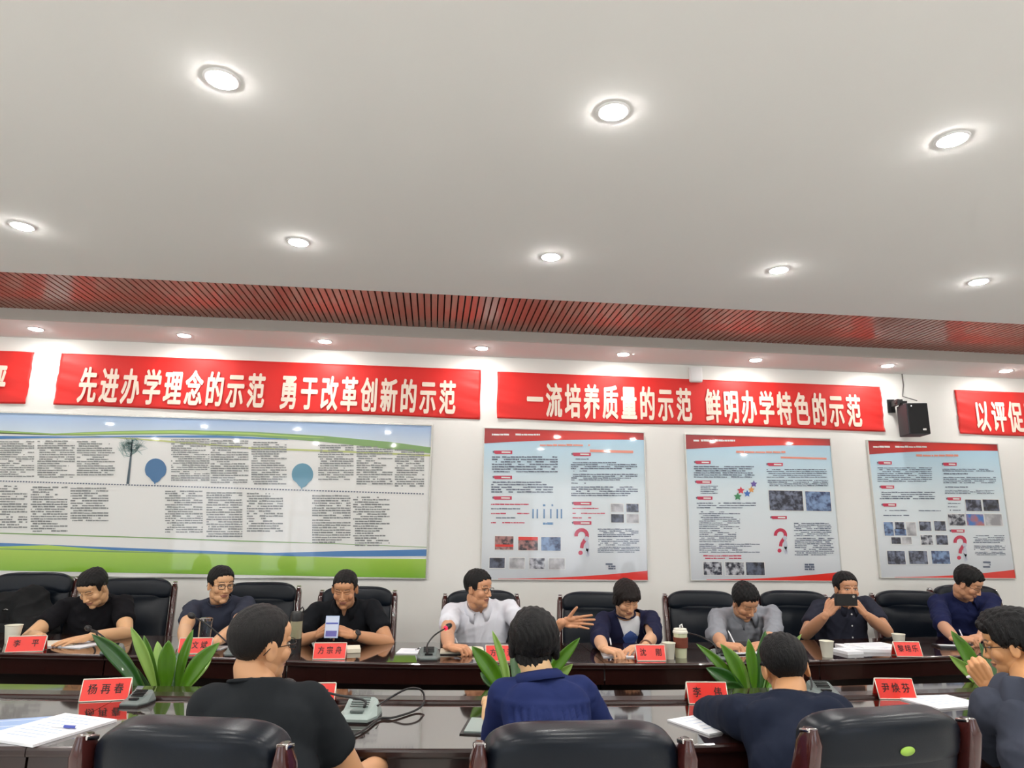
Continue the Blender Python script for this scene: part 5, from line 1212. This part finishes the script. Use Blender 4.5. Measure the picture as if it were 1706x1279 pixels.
# white T-shirt under the cardigan
def undershirt(c, m):
    mb = MB(); g = -.001; b = c['b']; lp, fu, up, mid, Pv, NB = c['lat'], c['fu'], c['up'], c['mid'], c['Pv'], c['NB']; hw = (c['SB']-c['SA']).length/2
    ch = mid*.62+Pv*.38-c['f']*.02
    loft(mb, [(Pv, lp, fu, .155*b, .118*b), (ch, lp, fu, .150*b, .116*b), (mid-up*.055, lp, fu, hw*.8, .103*b), (mid, lp, fu, hw*.7, .082*b), (mid+up*.03-fu*.01, lp, fu, hw*.45, .066*b)])
    V, Q = blob(mb, .009, 4); mesh_obj('t_shirt', V, Q, m, c['t'], c['O'])
undershirt(c, WT)
hb = MB(); pts = []
def chestpt(c, u, z, k=.004):
    q = surf_at(c, u, z); return q+c['f']*k
def surf_at(c, u, z):
    sh = [ch for ch in c['t'].children if ch.name.split('.')[0] == 't_shirt'][0]
    co = np.empty(len(sh.data.vertices)*3); sh.data.vertices.foreach_get('co', co); co = co.reshape(-1, 3)+np.array(c['O'])
    r = co-np.array(c['NB']-V3((0, 0, z))+c['lat']*u); la = r@np.array(c['lat']); fz = r@np.array(c['f']); w = (np.abs(la) < .012)&(np.abs(r[:, 2]) < .012)&(fz > 0)
    d = fz[w].max() if w.any() else .12
    return c['NB']-V3((0, 0, z))+c['lat']*u+c['f']*d
rows = []
for i in range(13):
    z = .10+.11*i/12; u = i/12; hwd = .052*(math.sin(min(1, u*2.2)*math.pi/2))*(1-max(0, u-.35)/.65)**.8+.001
    rows.append([chestpt(c, hwd*s, z, .003)-c['O'] for s in (-1, -.5, 0, .5, 1)])
hb.quadgrid(rows).build('printed_heart', mat('heart_print', (58, 84, 148), .7), c['t'], True)
mb = MB()
for word, z in (('NECA', .135), ('THIN', .185)):
    base_ = chestpt(c, -.044, z, .0055)-c['O']; write(mb, word, base_, c['lat'], (0, 0, 1), .023, .026, .028, .02)
mb.build('printed_words', mat('shirt_letters', (206, 212, 222), .7), c['t'])
g_ = [a for a in c['arms'] if a[3] == 1][0]; W = g_[2]; d = (g_[2]-g_[1]).normalized(); n = V3((0, 0, 1)); x = d.cross(n)
MB().tube([W-d*.02+(n*math.cos(a)*.027+x*math.sin(a)*.031)-c['O'] for a in [k*math.pi/10 for k in range(21)]], .007, 8).build('bracelet', mat('wood_beads', (110, 70, 48), .4), c['t'], True)
c = person('person in grey long-sleeved shirt bending to write in a notebook', (1240, 1003, 4.28), 16, 34, 8, (1196, 1028, 4.42), (1286, 1022, 4.42),
    ((1160, 1078, 4.3), tz(1204, 1074, .80), (.85, -.5, 0), (-.1, -.2, 1), 'pen'), ((1312, 1070, 4.25), tz(1276, 1072, .80), (-.8, -.5, 0), (0, -.2, 1), 'relaxed'),
    skin=(200, 146, 108), hair='tall', shirt='shirt', long_to=.45, cl=GREY, extras={'open': (.018, .05)}, seed=16, stub=.05, wr=2.0, lean=.1)
c = person('person in charcoal short-sleeved shirt holding up a phone to take a photo', (1409, 981, 4.50), -3, 2, 0, (1366, 1012, 4.60), (1443, 1006, 4.60),
    ((1352, 1048, 4.40), (1376, 1024, 4.27), (.55, -.1, .65), (-.6, -.75, .3), 'grip'), ((1474, 1046, 4.40), (1443, 1024, 4.27), (-.55, -.1, .65), (.6, -.75, .3), 'grip'),
    skin=(196, 142, 106), hair='short', shirt='shirt_short', cl=CHAR, eyes='open', extras={'open': (.02, .06)}, seed=17, build=1.02, belly=.02, stub=.05, lean=.08)
placket(c, M['trim'], CHAR, 4, .075, .09)
MB().box(surf_at(c, 0, .1)*0+surf(c, .085)+c['lat']*.075-c['O']-c['f']*.004, (.022, .003, .006)).build('chest_embroidery', M['trim'], c['t']) if False else None
c = person('person in navy shirt with rolled sleeves and glasses, looking down, far right', (1611, 972, 4.52), 36, 30, 6, (1562, 1004, 4.66), (1652, 1000, 4.66),
    ((1546, 1064, 4.5), tz(1592, 1064, .80), (.85, -.45, .05), (-.1, -.2, 1), 'pen'), ((1676, 1056, 4.5), tz(1634, 1060, .80), (-.8, -.5, 0), (0, -.2, 1), 'relaxed'),
    skin=(202, 148, 112), hair='tall', shirt='shirt', long_to=.12, cl=NAVY, glasses='thin', extras={'open': (.02, .06)}, seed=18, stub=.06, wr=1.4, lean=.1)
# ---- near row, seen from behind
c = person('person from behind in black T-shirt and glasses, cropped greying hair, turned right', (433, 1076, 2.10), 48, 0, 2, (352, 1178, 2.05), (514, 1172, 2.08),
    ((345, 1300, 2.15), V3((-.75, 2.62, .82)), (.3, 1, 0), (0, 0, 1), 'relaxed'), ((560, 1290, 2.08), V3((-.12, 2.40, .70)), (-.3, 1, 0), (0, 0, 1), 'relaxed'),
    back=True, skin=(200, 148, 106), hair='crop', hairm='soft', shirt='tee', cl=BLK2, eyes='open', glasses='thin', seed=21, build=1.05, hs=1.0, stub=.05, wr=.5, lean=.0, pelvis_y=1.98)
c = person('person from behind with dark short bob in navy pleated blouse', (889, 1074, 2.34), 4, 8, 0, (842, 1158, 2.30), (966, 1154, 2.30),
    ((828, 1235, 2.42), V3((atZ(822, 1196, .8).x, 2.66, .80)), (.2, 1, 0), (0, 0, 1), 'relaxed'), ((1008, 1235, 2.42), V3((.56, 2.62, .80)), (-.4, 1, 0), (0, 0, 1), 'relaxed'),
    back=True, skin=(216, 176, 128), hair='back_bob', hairm='black', shirt='blouse', cl=BLOUSE, seed=22, build=.95, slim=.95, hs=.95, wr=.6, lean=.0, pelvis_y=2.0, stub=0, neckcut=.005)
# gathered pleats below the back yoke
def pleats(c, m):
    sh = [ch for ch in c['t'].children if ch.name.split('.')[0] == 'blouse'][0]
    n = len(sh.data.vertices); co = np.empty(n*3); sh.data.vertices.foreach_get('co', co); co = co.reshape(-1, 3)
    nr = np.empty(n*3); sh.data.vertices.foreach_get('normal', nr); nr = nr.reshape(-1, 3)
    r = co+np.array(c['O'])-np.array(c['NB']); la = r@np.array(c['lat']); bk = -(r@np.array(c['f'])); z = -r[:, 2]
    w = np.clip((z-.05)/.015, 0, 1)*(np.abs(la) < .13)*(bk > .02)*np.clip((.13-np.abs(la))/.02, 0, 1)
    co += nr*(.007*w*np.sin(la*300))[:, None]; co += nr*(.004*np.exp(-((z-.048)/.007)**2)*(bk > .02))[:, None]
    sh.data.vertices.foreach_set('co', co.ravel()); sh.data.update()
pleats(c, BLOUSE)
c = person('person from behind in dark navy shirt leaning on the near table', (1309, 1114, 2.36), 14, 16, -6, (1236, 1192, 2.30), (1388, 1186, 2.26),
    ((1120, 1200, 2.5), V3((atY(1292, 1190, 2.58).x, 2.58, .80)), (.95, .3, 0), (0, 0, 1), 'flat'), ((1420, 1255, 2.4), V3((1.52, 2.60, .80)), (-.3, 1, 0), (0, 0, 1), 'relaxed'),
    back=True, skin=(196, 142, 96), hair='short', hairm='black', shirt='shirt', long_to=.97, cl=DNAVY, seed=23, build=1.1, hs=1.0, wr=.7, lean=.0, pelvis_y=2.02, stub=.05)
c = person('person with full black hair, glasses and slate hoodie, seen from behind at the right edge', (1688, 1076, 2.28), -48, 10, 0, (1650, 1176, 2.22), (1800, 1182, 2.12),
    ((1640, 1262, 2.38), (1652, 1150, 2.5), (-.35, .25, .8), (-.6, -.7, .1), 'fist'), ((1850, 1290, 2.3), V3((2.62, 2.55, .80)), (-.5, .8, 0), (0, 0, 1), 'relaxed'),
    back=True, skin=(206, 150, 100), hair='full', hairm='black', shirt='long', long_to=.86, cl=HOOD, eyes='open', glasses='thin', seed=24, build=1.05, hs=.98, wr=.8, lean=.0, pelvis_y=2.0)
# hood lying on the back
hd = MB(); rows = []
for i in range(9):
    u = i/8; row = []
    for k in range(25):
        a = math.radians(-30+240*k/24); dv = c['lat']*math.cos(a)-c['f']*math.sin(a)
        r = .072+.055*u+.012*math.sin(a*7+u*3); back_ = max(0, math.sin(a)); z = .06-.02*u-.115*u*u*back_-.05*u*u+.008*math.sin(a*9)*u
        row.append(c['NB']+dv*r+V3((0, 0, z))-c['O'])
    rows.append(row)
o = hd.quadgrid(rows).build('hood', HOOD, c['t'], True); md = o.modifiers.new('s', 'SOLIDIFY'); md.thickness = .006
md = o.modifiers.new('b', 'SUBSURF'); md.levels = md.render_levels = 1
hand4 = [a for a in c['arms'] if a[3] == -1][0][2]
pen(atY(1652, 1118, 2.6), atY(1610, 1128, 2.66), 'white pen held by the person at the right edge', 'paper')
# phones and pens that hands hold
def phone(c0, n, upv, w, h, label, col='black', screen=None):
    n = Vector(n).normalized(); u = Vector(upv); u = (u-n*u.dot(n)).normalized(); x = u.cross(n); R = Matrix((x, n, u)).transposed()
    t = empty('mobile_phone', c0, 0, label, 'phone')
    MB().box((0, 0, 0), (w, .009, h), R, .002).build('body', M[col], t, True, 40)
    MB().box(R @ Vector((0, .0052, 0)), (w*.93, .001, h*.95), R).build('screen', screen or mat('phone_screen', (60, 66, 80), .1), t)
    return t, R
t, R = phone(atY(553, 1044, 4.06), (0, -1, .25), (0, .1, 1), .075, .118, 'phone with a pale blue back held by the person in the black polo', 'paleblue', mat('white_screen', (196, 206, 226), .3))
MB().box(R @ Vector((0, .0062, .018)), (.066, .001, .008), R).build('printed_stripe', M['blue'], t); MB().box(R @ Vector((0, .0062, -.036)), (.06, .001, .03), R).build('printed_stripe', M['purple'], t)
t, R = phone(atY(1409, 999, 4.17), (0, -1, 0), (0, 0, 1), .15, .072, 'black phone held sideways to take a photo', 'black', mat('phone_back', (20, 20, 24), .15))
MB().lathe([(0.001, 0), (.008, 0), (.008, .002), (.001, .002)], R @ Vector((.05, .006, .02)), 16, M=Vector((0, -1, 0)).to_track_quat('Z', 'Y').to_matrix()).build('camera_lens', M['chrome'], t)
def held_pen(tip, top, label, m='blue'): pen(top, tip, label, m)
held_pen(tz(765, 1080, .775), atY(758, 1062, 4.15), 'pen in the writing hand of the person in the white shirt', 'black')
held_pen(tz(1020, 1086, .77), atY(1016, 1062, 4.05), 'pen in the hand of the person in the navy cardigan', 'black')
held_pen(tz(1228, 1080, .775), atY(1213, 1050, 4.15), 'pale pen in the writing hand of the person in the grey shirt', 'paper')
held_pen(tz(1606, 1066, .775), atY(1598, 1048, 4.35), 'white pen in the hand of the person in the navy shirt', 'paper')
# jacket draped over the leftmost chair
mb = MB(); p = chA.location; kz = chA.scale.z; yy = 5.06
def jl(a, b, r0, r1): limb(mb, a, r0, b, r1)
q = lambda px, py, Y=yy: atY(px, py, Y)
jl(q(52, 992), q(20, 1040, 4.98), .07, .085); jl(q(62, 990), q(84, 1050, 5.0), .065, .06); jl(q(40, 998), q(48, 1060, 4.9), .08, .11); jl(q(10, 1000, 5.0), q(-14, 1062, 4.85), .06, .07); jl(q(70, 1010), q(20, 1070, 4.85), .06, .09); jl(q(-12, 1010, 5.0), q(60, 996), .05, .05); jl(q(0, 1060, 4.8), q(60, 1072, 4.82), .08, .08)
JV, JQ = blob(mb, .009, 8); JV = wrinkle(JV, normals(JV, JQ), .011, 77, .8); JN = normals(JV, JQ); JV = wrinkle(JV, JN, .004, 78, 1.6)
t = empty('jacket', (p.x, 5.0, .46), 0, 'dark jacket draped over the chair at the left edge', 'jacket')
mesh_obj('jacket_cloth', JV, JQ, cloth('jacket', (30, 31, 32)), t, tuple(t.location))
z0 = q(4, 1017, 4.9)-t.location; MB().tube([z0, z0+V3((.02, 0, .01)), z0+V3((.035, -.004, .004))], .004, 6).build('zip_pull', M['chrome'], t, True)
